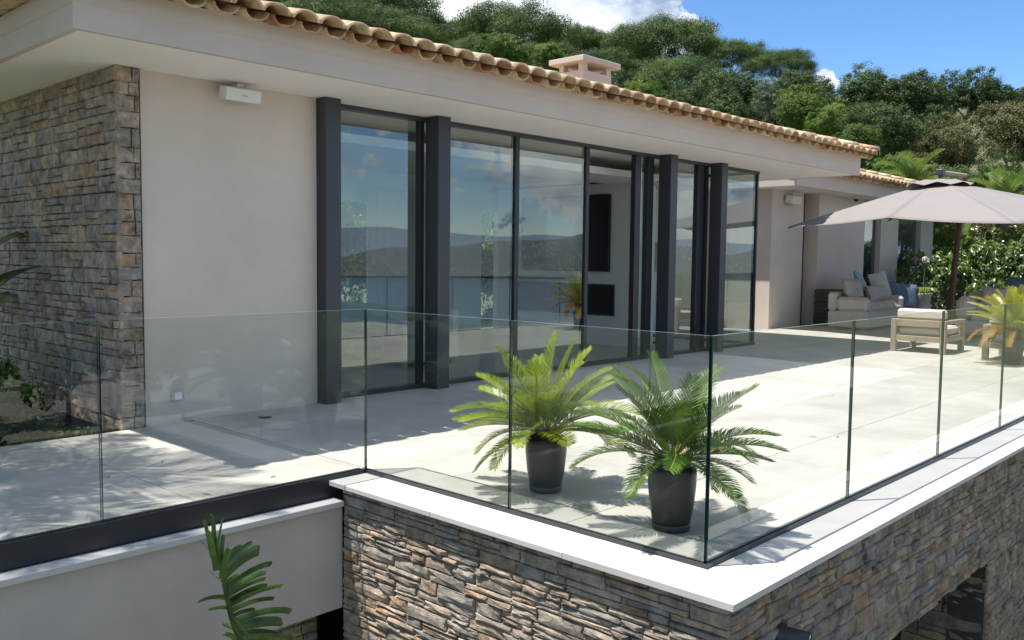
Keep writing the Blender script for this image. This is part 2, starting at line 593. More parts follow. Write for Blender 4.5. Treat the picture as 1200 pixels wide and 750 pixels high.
def thing(name, label, cat, loc=(0, 0, 0), group=None):
    o = bpy.data.objects.new(name, None)
    COL.objects.link(o)
    o.empty_display_size = 0.2
    o.location = loc
    WORLD[o.name] = Matrix.Translation(loc)
    return tag(o, label, cat, group)


def copy_tree(o, loc=None, rz=None, scale=None, label=None, parent=None):
    c = o.copy()
    COL.objects.link(c)
    WORLD[c.name] = Matrix.Identity(4)
    if parent is not None:
        c.parent = parent
    if loc is not None:
        c.location = loc
    if rz is not None:
        c.rotation_euler = (0, 0, rz)
    if scale is not None:
        c.scale = scale if isinstance(scale, tuple) else (scale,) * 3
    if label:
        c['label'] = label
    for ch in list(o.children):
        copy_tree(ch, parent=c)
    return c


def struct(name, mb, mat, parent=None):
    return tag(mb.build(name, mat, parent), kind='structure')


# ------------------------------------------------------------------ terrain, sea, far shore
def sst(a, b, x):
    t = np.clip((x - a) / (b - a), 0, 1)
    return t * t * (3 - 2 * t)


def terrain_h(x, y):
    x = np.asarray(x, float)
    y = np.asarray(y, float)
    y0 = 3 - 3.5 * sst(14, 17, x)
    base = -3.0 + 2.85 * sst(y0, y0 + 2, y)
    d = 0.6 * x + 0.8 * y
    hill = 0.29 * np.maximum(0, d - 25)
    hill = np.where(hill > 24, 24 + 30 * (1 - np.exp(-(hill - 24) / 60)), hill)
    south = -y - 16
    fall = -np.minimum(90, 0.5 * np.maximum(0, south))
    und = 0.35 * np.sin(x * 0.13 + 1) * np.sin(y * 0.11) * sst(25, 45, np.hypot(x, y))
    return base + hill * sst(20, 34, d) + fall + und


def grid_axis(n, m):
    t = np.linspace(-1, 1, n)
    return np.sinh(t * 7.2) / np.sinh(7.2) * m


gx = grid_axis(181, 3500.0) + 8
gy = grid_axis(181, 3500.0) + 6
XX, YY = np.meshgrid(gx, gy, indexing='ij')
ZZ = terrain_h(XX, YY)
n = len(gx)
gv = np.stack([XX, YY, ZZ], -1).reshape(-1, 3)
ii = np.arange(n * n).reshape(n, n)
gf = np.stack([ii[:-1, :-1], ii[1:, :-1], ii[1:, 1:], ii[:-1, 1:]], -1).reshape(-1, 4)
me = bpy.data.meshes.new('ground')
me.from_pydata(gv.tolist(), [], gf.tolist())
me.materials.append(M['ground'])
me.polygons.foreach_set('use_smooth', [True] * len(me.polygons))
tag(link('ground', me), kind='structure')

mb = MB()
mb.add([(-30000, -30000, -75), (30000, -30000, -75), (30000, 6000, -75), (-30000, 6000, -75)], [(0, 1, 2, 3)])
struct('sea', mb, M['sea'])


def ridge(name, rad, a0, a1, h0, h1, width, mat, seed, freq):
    rg = np.random.default_rng(seed)
    na, nr = 260, 14
    A = np.linspace(a0, a1, na)
    ph = rg.uniform(0, 6.28, 8)
    prof = np.zeros(na)
    for k in range(8):
        prof += np.sin(A * freq * (k + 1) * 1.37 + ph[k]) / (k + 1)
    prof = (prof - prof.min()) / (prof.max() - prof.min())
    prof = h0 + (h1 - h0) * prof
    prof *= sst(0, 0.06, (A - a0) / (a1 - a0)) * sst(0, 0.06, (a1 - A) / (a1 - a0))
    vs = []
    for j in range(nr):
        t = j / (nr - 1)
        bump = math.sin(math.pi * min(1, t * 0.9 + 0.02))
        for i in range(na):
            rr = rad + width * (t - 0.2)
            z = -78 + (prof[i] * bump) * (1 + 0.05 * math.sin(A[i] * 31 + t * 9) + 0.025 * math.sin(A[i] * 74 - t * 14))
            vs.append((rr * math.cos(A[i]), rr * math.sin(A[i]), z))
    fs = [(j * na + i, j * na + i + 1, (j + 1) * na + i + 1, (j + 1) * na + i) for j in range(nr - 1) for i in range(na - 1)]
    o = MB().add(vs, fs, True)
    return struct(name, o, mat), A, prof


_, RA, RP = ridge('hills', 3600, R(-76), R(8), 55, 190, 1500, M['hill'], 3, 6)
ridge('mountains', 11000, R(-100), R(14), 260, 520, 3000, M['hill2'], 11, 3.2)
# the town on the far shore: tiny houses, one mass
mb = MB()
for k in range(1500):
    a = random.uniform(R(-70), R(0))
    t = random.random() ** 1.3 * 0.42 + 0.01
    i = min(len(RA) - 2, int((a - RA[0]) / (RA[-1] - RA[0]) * (len(RA) - 1)))
    rr = 3600 + 1500 * (t - 0.2)
    z = -78 + RP[i] * math.sin(math.pi * (t * 0.9 + 0.02))
    x, y = rr * math.cos(a), rr * math.sin(a)
    w = random.uniform(1.8, 3.8)
    mb.box(x - w, x + w, y - w, y + w, z - 10, z + random.uniform(3, 7))
tag(mb.build('far_town', M['fascia']), 'pale houses scattered over the far shore hills', 'town', kind='stuff')


# ------------------------------------------------------------------ stone work
def stone_variant(seed):
    rg = random.Random(seed)
    nx, nz = 4, 3
    vs = []
    fs = []
    for layer in (0, 1, 2):
        for j in range(nz + 1):
            for i in range(nx + 1):
                u, w = i / nx - 0.5, j / nz - 0.5
                edge = i in (0, nx) or j in (0, nz)
                if layer == 0:
                    continue
    # ring at the back, ring at the front, inset grid
    ring = [(-.5, -.5), (-.17, -.5), (.17, -.5), (.5, -.5), (.5, 0), (.5, .5), (.17, .5), (-.17, .5), (-.5, .5), (-.5, 0)]
    jr = [(u + rg.uniform(-.03, .02), w + rg.uniform(-.06, .04)) for u, w in ring]
    for u, w in jr:
        vs.append((u, 0, w))
    for u, w in jr:
        vs.append((u, 0.72 + rg.uniform(-.10, .08), w))
    for u, w in jr:
        vs.append((u * 0.94, 0.93 + rg.uniform(-.24, .16), w * 0.86))
    nr = len(ring)
    for L in (0, 1):
        for k in range(nr):
            fs.append((L * nr + k, L * nr + (k + 1) % nr, (L + 1) * nr + (k + 1) % nr, (L + 1) * nr + k))
    c0 = len(vs)
    vs.append((-0.2, 1.0 + rg.uniform(-.1, .2), rg.uniform(-.1, .1)))
    vs.append((0.2, 1.0 + rg.uniform(-.1, .2), rg.uniform(-.1, .1)))
    b = 2 * nr
    fs += [(b + 0, b + 1, c0), (b + 1, b + 2, c0 + 1, c0), (b + 2, b + 3, c0 + 1), (b + 3, b + 4, c0 + 1), (b + 4, b + 5, c0 + 1),
           (b + 5, b + 6, c0 + 1), (b + 6, b + 7, c0, c0 + 1), (b + 7, b + 8, c0), (b + 8, b + 9, c0), (b + 9, b + 0, c0)]
    m = MB().add(vs, fs)
    return m


STV = [stone_variant(100 + k) for k in range(16)]
STM = [s.mesh('stone', M['stone']) for s in STV]


def ashlar(length, z0, z1, rg, hmin, hmax, wmin, wmax, quoin=False):
    out = []
    z = z1
    while z > z0:
        h = rg.uniform(hmin, hmax)
        u = 0 if not quoin else 0
        while u < length - 0.01:
            w = rg.uniform(wmin, wmax) * (0.75 + 0.5 * (h - hmin) / (hmax - hmin))
            if length - (u + w) < wmin * 0.8:
                w = length - u
            q = rg.random()
            if h > hmin * 1.45 and q < 0.42:
                c = rg.uniform(0.38, 0.62)
                c1 = rg.uniform(0.3, 0.7)
                if q < 0.2 and w > wmin * 1.6:
                    out.append((u, u + w * c1, z - h, z - h * c))
                    out.append((u + w * c1, u + w, z - h, z - h * c))
                else:
                    out.append((u, u + w, z - h, z - h * c))
                out.append((u, u + w, z - h * c, z))
            else:
                out.append((u, u + w, z - h, z))
            u += w
        z -= h
    return out


def lay_stones(cells, origin, ud, nd, parent, rg, depth, gap=0.0065, maxn=300, key=None, base=0.0):
    """cells in (u0,u1,z0,z1); placed on plane origin + u*ud, outward nd"""
    ud, nd = Vector(ud), Vector(nd)
    if key:
        cells = sorted(cells, key=key)
    rest = MB()
    for k, (u0, u1, z0, z1) in enumerate(cells):
        w, h = u1 - u0 - gap, z1 - z0 - gap
        if w < 0.012 or h < 0.012:
            continue
        d = depth * rg.uniform(0.85, 1.2)
        p = Vector(origin) + ud * ((u0 + u1) / 2) + Vector((0, 0, (z0 + z1) / 2)) - nd * 0.02
        tilt = rg.uniform(-.012, .012)
        X = ud * w + Vector((0, 0, w * tilt))
        mw = Matrix(((X.x, nd.x * d, 0, p.x), (X.y, nd.y * d, 0, p.y), (X.z, nd.z * d, h, p.z), (0, 0, 0, 1)))
        v = rg.randrange(len(STM))
        if k < maxn:
            o = bpy.data.objects.new('stone', STM[v])
            COL.objects.link(o)
            o.parent = parent
            o.matrix_parent_inverse = WORLD[parent.name].inverted() @ mw
        else:
            rest.add([mw @ Vector(q) for q in STV[v].v], STV[v].f)
    if rest.v:
        tag(rest.build('stones', M['stone'], parent), kind='stuff')


# ------------------------------------------------------------------ terrace
terr = thing('terrace', None, None)
tag(terr, kind='structure')
slab = MB()
slab.box(0.03, 18.3, 0.03, 5.36, -0.30, -0.012)
slab.box(10.6, 18.3, 5.36, 7.6, -0.30, -0.012)
slab.box(-9.0, 0.03, 2.70, 5.12, -0.30, -0.012)
slab.build('slab', M['grout'], terr)
TS = 1.2
tile_cache = {}


def floor_tile(x0, x1, y0, y1):
    w, d = x1 - x0 - 0.006, y1 - y0 - 0.006
    if w < 0.05 or d < 0.05:
        return
    k = (round(w, 3), round(d, 3))
    if k not in tile_cache:
        tile_cache[k] = MB().bbox(-w / 2, w / 2, -d / 2, d / 2, -0.012, 0.0, 0.0015).mesh('floor_tile', M['floor'])
    link('floor_tile', tile_cache[k], terr, Matrix.Translation(((x0 + x1) / 2, (y0 + y1) / 2, random.uniform(-.0006, .0006))))


def tile_area(x0, x1, y0, y1):
    xs = [x0] + [v for v in np.arange(math.ceil(x0 / TS) * TS, x1, TS) if v - x0 > .04 and x1 - v > .04] + [x1]
    ys = [y0] + [v for v in np.arange(math.ceil((y0 + .3) / TS) * TS - .3, y1, TS) if v - y0 > .04 and y1 - v > .04] + [y1]
    for a, b in zip(xs, xs[1:]):
        for c, d in zip(ys, ys[1:]):
            floor_tile(a, b, c, d)


tile_area(0.03, 18.3, 0.03, 5.34)
tile_area(10.6, 18.3, 5.345, 6.8)
tile_area(-6.6, 0.026, 2.70, 5.12)

# ------------------------------------------------------------------ retaining walls
rgw = random.Random(21)
fw_ = thing('stone_retaining_wall', 'sunlit dry stone wall under the white coping, on the short side of the terrace', 'stone wall', (-0.1, 1.2, -3.0))
MB().box(-0.245, 0.02, -0.245, 2.53, -3.1, -0.046).build('wall_core', M['mortar'], fw_)
cells = ashlar(2.82, -2.0, -0.046, rgw, 0.036, 0.10, 0.11, 0.36)
lay_stones(cells, (-0.262, -0.28, 0), (0, 1, 0), (-1, 0, 0), fw_, rgw, 0.034, key=lambda c: -c[3])

sw_ = thing('stone_retaining_wall', 'shaded long stone wall under the white coping, with a dark doorway', 'stone wall', (6, 0, -3.0))
core = MB()
core.box(0.02, 1.0, -0.245, 0.02, -3.1, -0.046)
core.box(1.0, 3.76, -0.245, 0.02, -0.85, -0.046)
core.box(3.76, 18.3, -0.245, 0.02, -3.1, -0.046)
core.box(3.77, 4.2, 0.02, 0.9, -3.1, -0.32)
core.build('wall_core', M['mortar'], sw_)
cells = [c for c in ashlar(18.4, -1.9, -0.046, rgw, 0.045, 0.125, 0.11, 0.38)]
cc = []
for (a, b, c, d) in cells:
    u0, u1 = a - 0.25, b - 0.25
    if 1.0 < u1 and u0 < 3.76 and c < -0.85:
        if d < -0.83:
            if u0 < 1.0 - .05:
                cc.append((a, 1.0 + .25, c, d))
            if u1 > 3.76 + .05:
                cc.append((3.76 + .25, b, c, d))
            continue
        c = -0.85
    cc.append((a, b, c, d))
lay_stones(cc, (-0.25, -0.245, 0), (1, 0, 0), (0, -1, 0), sw_, rgw, 0.042, key=lambda c: c[0] + 0.6 * max(0, -c[2] - 1.2), maxn=300)
jc = ashlar(0.62, -1.9, -0.855, rgw, 0.07, 0.14, 0.16, 0.4)
lay_stones(jc, (3.77, -0.24, 0), (0, 1, 0), (-1, 0, 0), sw_, rgw, 0.03, maxn=60)
MB().box(0.9, 3.77, 0.40, 0.46, -3.1, -0.32).build('door', M['black'], sw_)
# spout pipe through the wall
p = thing('drain_spout', 'dark grey pipe stub sticking out of the shaded stone wall', 'pipe', (0.28, -0.28, -0.36))
mb = MB().tube([(0.26, -0.2, -0.35), (0.30, -0.32, -0.355), (0.325, -0.39, -0.36)], [0.042, 0.042, 0.042], 16, cap=False)
mb.tube([(0.325, -0.391, -0.36), (0.30, -0.32, -0.355), (0.26, -0.2, -0.35)], [0.034, 0.034, 0.034], 16, cap=False)
mb.build('pipe', M['anth'], p)
MB().tube([(0.272, -0.25, -0.352), (0.285, -0.285, -0.353)], 0.058, 16).build('collar', M['anth'], p)

cop = thing('coping', 'white stone coping outside the glass balustrade, mitred at the corner', 'coping', (0, 0, -0.06))
ZC0, ZC1 = -0.044, -0.013
mb = MB().prism([(-0.328, -0.335), (-0.026, -0.026), (-0.026, 0.62), (-0.328, 0.62)], ZC0, ZC1)
mb.build('slab', M['coping'], cop)
for a, b in ((0.623, 1.62), (1.623, 2.615)):
    MB().bbox(-0.328, -0.026, a, b, ZC0, ZC1, 0.002).build('slab', M['coping'], cop)
MB().prism([(-0.327, -0.337), (0.80, -0.337), (0.80, -0.026), (-0.023, -0.027)], ZC0, ZC1).build('slab', M['coping'], cop)
x = 0.803
while x < 18.2:
    MB().bbox(x, min(x + 1.197, 18.3), -0.337, -0.026, ZC0, ZC1, 0.002).build('slab', M['coping'], cop)
    x += 1.2

lw = thing('garden_wall', 'smooth grey rendered wall with a pale ledge below the glass walkway', 'wall', (-4, 2.6, -0.86))
MB().box(-9, -0.27, 2.55, 2.70, -0.86, -0.17).build('rendered_face', M['wallgrey'], lw)
MB().bbox(-9, -0.29, 2.50, 2.615, -0.168, -0.130, 0.003).build('ledge', M['ledge'], lw)
rw2 = thing('recessed_stone_wall', 'dark stone footing set back under the grey rendered wall', 'stone wall', (-4, 3, -3))
MB().box(-9, -0.20, 2.95, 3.1, -3.1, -0.31).build('wall_core', M['mortar'], rw2)
cells = ashlar(2.2, -1.6, -0.86, rgw, 0.07, 0.14, 0.12, 0.36)
lay_stones(cells, (-2.4, 2.95, 0), (1, 0, 0), (0, -1, 0), rw2, rgw, 0.03, maxn=80)


# ------------------------------------------------------------------ glass balustrade
def glass_panel(a, b, axis, c, z0=-0.06, z1=1.10, t=0.0085):
    m = MB()
    x0, x1, y0, y1 = (a, b, c - t, c + t) if axis == 'x' else (c - t, c + t, a, b)
    vs = [(x0, y0, z0), (x1, y0, z0), (x1, y1, z0), (x0, y1, z0), (x0, y0, z1), (x1, y0, z1), (x1, y1, z1), (x0, y1, z1)]
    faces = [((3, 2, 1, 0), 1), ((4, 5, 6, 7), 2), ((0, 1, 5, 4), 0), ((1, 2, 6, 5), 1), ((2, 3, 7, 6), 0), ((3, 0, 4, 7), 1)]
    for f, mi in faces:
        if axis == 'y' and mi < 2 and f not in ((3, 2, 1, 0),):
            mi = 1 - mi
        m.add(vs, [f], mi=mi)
    return m


def balustrade(label, axis, c, joints, loc):
    t = thing('glass_balustrade', label, 'balustrade', loc, 'frameless glass balustrades round the terrace')
    for a, b in zip(joints, joints[1:]):
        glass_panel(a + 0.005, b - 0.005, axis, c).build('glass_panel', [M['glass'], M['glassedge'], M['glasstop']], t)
    return t


b1 = balustrade('glass balustrade along the palm-shaded walkway, above the grey rendered wall', 'x', 2.654, [-6.6, -5.0, -3.4, -1.765, 0.0], (-3, 2.654, 0))
MB().bbox(-9, -0.03, 2.620, 2.642, -0.128, 0.012, 0.002).build('base_channel', M['black'], b1)
MB().box(-9, -0.03, 2.666, 2.695, -0.128, 0.010).build('base_channel', M['black'], b1)
b2 = balustrade('glass balustrade above the sunlit stone wall, in front of two potted cycads', 'y', 0.0, [0.0, 1.296, 2.654], (0, 1.3, 0))
MB().box(-0.025, -0.0095, -0.025, 2.618, -0.05, 0.006).build('base_channel', M['anth'], b2)
MB().box(0.0095, 0.025, 0.012, 2.664, -0.05, 0.004).build('base_channel', M['anth'], b2)
js = [0.0, 1.652, 3.288, 4.914] + [4.914 + 1.63 * k for k in range(1, 9)] + [18.2]
b3 = balustrade('long glass balustrade above the shaded stone wall, leading to the sofas', 'x', 0.0, js, (9, 0, 0))
MB().box(-0.009, 18.2, -0.025, -0.0095, -0.05, 0.006).build('base_channel', M['anth'], b3)
MB().box(0.026, 18.2, 0.0095, 0.025, -0.05, 0.004).build('base_channel', M['anth'], b3)
b4 = balustrade('glass balustrade before the white flowering oleanders, beyond the sofas', 'y', 18.22, [0.1, 1.7, 3.3, 4.9, 6.5], (18.22, 3, 0))
MB().box(18.19, 18.209, 0.0, 6.6, -0.05, 0.010).build('base_channel', M['anth'], b4)


# ------------------------------------------------------------------ main house
H = thing('villa', 'beige villa with dark framed glass front, stone corner and clay tile roof', 'house', (5.3, 7.5, 0))
SZ = 2.98
MB().box(-0.385, 1.345, 5.20, 5.50, -0.3, SZ).build('front_wall', M['plaster'], H)
# stone corner
sc = MB()
sc.box(-0.575, -0.385, 5.185, 5.50, -0.3, SZ)
sc.box(-0.575, -0.385, 5.50, 8.30, -0.3, SZ)
sc = sc.build('stone_cladding', M['mortar'], H)
rgs = random.Random(5)
side = ashlar(3.13, 0.0, SZ, rgs, 0.075, 0.155, 0.14, 0.40)
side = [(a, b, max(c, -.1), d) for a, b, c, d in side]
lay_stones(side, (-0.585, 5.155, 0), (0, 1, 0), (-1, 0, 0), sc, rgs, 0.040, key=lambda c: c[0], maxn=240)
front = []
z = SZ
while z > 0:
    h = rgs.uniform(0.09, 0.16)
    if rgs.random() < 0.6:
        c = rgs.uniform(0.55, 0.8) * 0.2
        front += [(0, c, z - h, z), (c, 0.2, z - h, z)]
    else:
        front += [(0, 0.2, z - h, z)]
    z -= h
lay_stones(front, (-0.602, 5.166, 0), (1, 0, 0), (0, -1, 0), sc, rgs, 0.028, maxn=60)
MB().box(-0.50, -0.385, 8.30, 11.8, -0.3, SZ).build('side_wall', M['plaster'], H)
# soffit and fascia
MB().box(-1.262, 11.97, 4.212, 11.8, SZ, SZ + 0.06).build('soffit', M['soffit'], H)


def ring(x0, x1, y0, y1, z0, z1, t):
    m = MB()
    m.box(x0, x1, y0, y0 + t, z0, z1)
    m.box(x0, x0 + t, y0 + t, y1, z0, z1)
    m.box(x1 - t, x1, y0 + t, y1, z0, z1)
    return m


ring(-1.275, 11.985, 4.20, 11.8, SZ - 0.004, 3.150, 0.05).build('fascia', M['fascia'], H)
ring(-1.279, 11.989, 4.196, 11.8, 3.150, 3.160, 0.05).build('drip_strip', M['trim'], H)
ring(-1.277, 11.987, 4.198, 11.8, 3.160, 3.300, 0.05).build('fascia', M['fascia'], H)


# tiles
def tile_mesh(r0, r1, length, t, up, nseg=9, zs=0.92):
    """half round tile along +y from 0 to length, r0 at the low end"""
    m = MB()
    vs = []
    for j, (y, r) in enumerate(((0, r0), (length, r1))):
        for rr in (r, r - t):
            for i in range(nseg + 1):
                a = math.pi * (0.04 + 0.92 * i / nseg)
                z = math.sin(a) ** 0.9 * (rr * zs - (0 if rr == r else 0.003))
                vs.append((math.cos(a) * rr, y, z if up else -z))
    k = nseg + 1
    fs = []
    for i in range(nseg):
        fs.append((i, i + 1, 2 * k + i + 1, 2 * k + i))
        fs.append((k + i + 1, k + i, 3 * k + i, 3 * k + i + 1))
        fs.append((i + 1, i, k + i, k + i + 1))
        fs.append((2 * k + i, 2 * k + i + 1, 3 * k + i + 1, 3 * k + i))
    fs += [(0, 2 * k, 3 * k, k), (nseg, k + nseg, 3 * k + nseg, 2 * k + nseg)]
    m.add(vs, fs, True)
    for q in range(nseg):
        m.mi[4 * q + 1] = 1  # inner face: redder raw clay, its darkness also standing for shade inside
    if not up:
        m.f = [f[::-1] for f in m.f]
    return m


COVER = tile_mesh(0.127, 0.104, 0.46, 0.020, True, zs=0.74)
PAN = tile_mesh(0.108, 0.118, 0.46, 0.017, False, zs=0.86)
COVERM, PANM = COVER.mesh('cover_tile', [M['tile_cover'], M['tile_pan']]), PAN.mesh('pan_tile', [M['tile_pan'], M['tile_pan']])
SL = 0.27
sl_ang = math.atan(SL)


def roof(parent, x0, x1, y0, y1, z, hips=True, left_tiles=False, row2=True, xlim=None):
    """hip roof with clay tiles on the front eave"""
    hw = (y1 - y0) / 2
    zr = z + SL * hw
    deck = MB()
    deck.add([(x0 + .15, y0 + .15, z), (x1 - .15, y0 + .15, z), (x1 - .15, y1 - .15, z), (x0 + .15, y1 - .15, z), (x0 + hw, y0 + hw, zr), (x1 - hw, y0 + hw, zr)],
             [(0, 1, 5, 4), (1, 2, 5), (2, 3, 4, 5), (3, 0, 4), (3, 2, 1, 0)])
    rf = deck.build('roof', M['tile_pan'], parent)
    pitch = 0.25
    ncol = int((x1 - x0) / pitch)
    rest_c, rest_p = MB(), MB()
    nrow = int(hw / 0.37)
    for r in range(nrow):
        yy = y0 + r * 0.37 * math.cos(sl_ang) - 0.14
        zz = z + 0.056 + (yy - y0) * SL
        for c in range(ncol + 1):
            xc = x0 + c * pitch
            if xc < x0 + r * 0.37 - 0.02 or xc > x1 - r * 0.37 + 0.02:
                continue
            jit = lambda s: random.uniform(-s, s)
            rot = Matrix.Rotation(sl_ang + jit(.012), 4, 'X') @ Matrix.Rotation(jit(.02), 4, 'Z')
            mc = Matrix.Translation((xc + jit(.006), yy + jit(.012), zz + jit(.003))) @ rot
            mp = Matrix.Translation((xc + pitch / 2 + jit(.006), yy + 0.10 + jit(.015), zz + 0.040 + jit(.004))) @ rot
            near = (r == 0 or (r == 1 and row2)) and (xlim is None or xlim[0] <= xc <= xlim[1])
            if near:
                link('cover_tile', COVERM, rf, mc)
                if r == 0:
                    link('pan_tile', PANM, rf, mp)
                    continue
            else:
                rest_c.add([mc @ Vector(q) for q in COVER.v], COVER.f, True)
            if xc + pitch < x1:
                rest_p.add([mp @ Vector(q) for q in PAN.v], PAN.f, True)
    if left_tiles:
        for c in range(int((y1 - y0) / pitch)):
            yc = y0 + 0.1 + c * pitch
            rot = Matrix.Rotation(-math.pi / 2, 4, 'Z') @ Matrix.Rotation(sl_ang, 4, 'X')
            mc = Matrix.Translation((x0 - 0.10, yc, z + 0.07)) @ rot
            mp = Matrix.Translation((x0 - 0.07, yc + pitch / 2, z + 0.082)) @ rot
            rest_c.add([mc @ Vector(q) for q in COVER.v], COVER.f, True)
            rest_p.add([mp @ Vector(q) for q in PAN.v], PAN.f, True)
    tag(rest_c.build('cover_tiles', M['tile_cover'], rf), kind='stuff')
    tag(rest_p.build('pan_tiles', M['tile_pan'], rf), kind='stuff')
    # hip tiles
    for sgn, xs in ((-1, x1), (1, x0)):
        d = Vector((sgn * 1.0, 1.0, SL)).normalized()
        L = hw * math.sqrt(2 + SL * SL)
        k = 0.0
        while k < L:
            p = Vector((xs, y0, z + 0.115)) + d * (k - 0.1)
            q = d.to_track_quat('Y', 'Z').to_matrix().to_4x4()
            link('hip_tile', COVERM, rf, Matrix.Translation(p) @ q @ Matrix.Scale(1.25, 4, (1, 0, 0)) @ Matrix.Scale(1.15, 4, (0, 0, 1)))
            k += 0.38
    return rf


roof(H, -1.37, 12.06, 4.06, 11.9, 3.275, left_tiles=True)
# chimney on the roof
ch = MB()
ch.box(8.52, 9.33, 7.70, 8.25, 4.0, 4.735).build('chimney', M['plaster'], H)
for (x, y) in ((8.525, 7.705), (9.195, 7.705), (8.525, 8.145), (9.195, 8.145)):
    MB().box(x, x + 0.13, y, y + 0.10, 4.735, 4.86).build('chimney_post', M['plaster'], H)
MB().bbox(8.38, 9.46, 7.58, 8.37, 4.86, 4.955, 0.008).build('chimney_cap', M['fascia'], H)

# columns and glazing
for x in (1.35, 2.80, 7.31, 8.745):
    MB().bbox(x, x + 0.18, 5.05, 5.262, 0.0, SZ - 0.002, 0.004).build('column', M['anth'], H)
GY = 5.32


def pane(x0, x1, z0=0.045, z1=2.938, y=GY, name='window_pane', par=H):
    MB().box(x0, x1, y - 0.012, y + 0.012, z0, z1).build(name, M['window'], par)


MB().box(1.35, 10.37, GY - 0.05, GY + 0.06, 2.936, SZ - 0.001).build('window_head', M['anth'], H)
MB().box(1.35, 10.37, GY - 0.05, GY + 0.06, -0.01, 0.047).build('window_track', M['black'], H)
for x0, x1 in ((1.54, 2.745), (2.985, 4.268), (4.34, 5.645), (6.90, 7.075), (7.495, 8.425), (8.93, 10.335)):
    pane(x0, x1)
for x0, x1 in ((2.745, 2.80), (4.268, 4.34), (5.645, 5.715), (6.765, 6.90), (7.075, 7.215), (8.425, 8.60), (8.66, 8.74), (10.335, 10.372)):
    MB().box(x0, x1, GY - 0.035, GY + 0.045, 0.047, 2.936).build('mullion', M['black'], H)
# side return of the glass corner, and the sliding leaf parked open
MB().box(10.34, 10.364, GY + 0.046, 7.4, 0.045, 2.936).build('window_pane', M['window'], H)
MB().box(10.30, 10.372, GY + 0.061, 7.4, 2.936, SZ - 0.001).build('window_head', M['anth'], H)
MB().box(10.30, 10.372, GY + 0.061, 7.4, -0.01, 0.046).build('window_track', M['black'], H)
# room shell
RB = 10.6
mb = MB()
mb.box(1.20, 10.30, GY + 0.062, RB, -0.2, 0.0)
mb.build('room_floor', M['ifloor'], H)
mb = MB()
for x0, x1, z0, z1 in ((1.2, 4.2, 0, SZ), (4.2, 7.4, 2.62, SZ), (7.4, 8.95, 0, SZ), (8.95, 9.55, 2.62, SZ), (9.55, 13.83, 0, SZ)):
    mb.box(x0, x1, RB, RB + 0.25, z0 - 0.2, z1 - 0.002)
mb.build('back_wall', M['iwall'], H)
MB().box(1.10, 1.345, 5.50, RB + 0.25, -0.2, SZ - 0.001).build('room_wall', M['iwall'], H)
MB().box(10.302, 10.50, 7.4, RB, -0.2, SZ - 0.001).build('room_wall', M['iwall'], H)
MB().box(10.5, 13.83, 8.4, 8.6, -0.3, SZ - 0.001).build('link_wall', M['plaster'], H)
MB().box(1.4, 10.25, 5.9, 6.9, 2.70, 2.80).build('ceiling_panel', M['iwall'], H)
chim = MB()
chim.box(8.30, 8.95, 6.42, 9.5, 0.0, 2.80)
chim.build('chimney_breast', M['iwall'], H)
MB().box(8.285, 8.299, 6.42, 9.5, 2.72, 2.745).build('gap_shade_strip', M['dark'], H)  # dark strip proud of the wall, drawn as the shade of a gap

tv = thing('television', 'large black wall screen above the dark fireplace inside the glass room', 'television', (8.29, 7.8, 1.24))
MB().bbox(8.245, 8.295, 6.86, 8.85, 1.24, 2.54, 0.004).build('bezel', M['black'], tv)
MB().box(8.2405, 8.244, 6.88, 8.83, 1.26, 2.52).build('screen', M['screen'], tv)
fp = thing('fireplace', 'wide black fireplace opening below the wall screen indoors', 'fireplace', (8.29, 7.8, 0.5))
MB().box(8.270, 8.299, 6.76, 8.95, 0.50, 1.03).build('surround', M['black'], fp)
MB().box(8.262, 8.269, 6.80, 8.91, 0.54, 0.99).build('opening', M['dark'], fp)  # flat dark panel in place of a shaded hollow

# curtain with folds
mb = MB()
pts = [(5.86 + k * 0.028, 10.32 + 0.045 * math.sin(k * 1.15) + 0.015 * math.sin(k * 2.9)) for k in range(54)]
vs = [(x, y, 0.03) for x, y in pts] + [(x, y, 2.62) for x, y in pts]
mb.add(vs, [(i, i + 1, 55 + i, 54 + i) for i in range(53)], True)
c = mb.build('curtain', M['curtain'])
tag(c, 'pale pleated curtain beside the garden window inside the glass room', 'curtain')


def sofa_box(name, label, group, loc, w, d, face, mat, cush):
    """simple upholstered sofa, faces +y locally then rotated"""
    t = thing(name, label, 'sofa', (0, 0, 0), group)
    MB().bbox(-w / 2, w / 2, -d / 2, d / 2, 0.06, 0.40, 0.03).build('base', mat, t)
    MB().bbox(-w / 2, w / 2, -d / 2 - 0.001, -d / 2 + 0.20, 0.401, 0.74, 0.04).build('backrest', mat, t)
    for s in (-1, 1):
        MB().bbox(s * w / 2 - (0.20 if s > 0 else 0), s * w / 2 + (0.20 if s < 0 else 0), -d / 2 + 0.202, d / 2 - 0.01, 0.401, 0.62, 0.04).build('armrest', mat, t)
    nn = cush
    for k in range(nn):
        a = -w / 2 + 0.21 + k * (w - 0.42) / nn
        b = a + (w - 0.42) / nn - 0.01
        MB().bbox(a, b, -d / 2 + 0.21, d / 2 + 0.01, 0.401, 0.53, 0.04).build('seat_cushion', mat, t)
    for sx in (-1, 1):
        for sy in (-1, 1):
            x, y = sx * (w / 2 - 0.08), sy * (d / 2 - 0.08)
            MB().box(x - .03, x + .03, y - .03, y + .03, 0.0, 0.06).build('foot', M['wood'], t)
    t.location = loc
    t.rotation_euler = (0, 0, face)
    return t


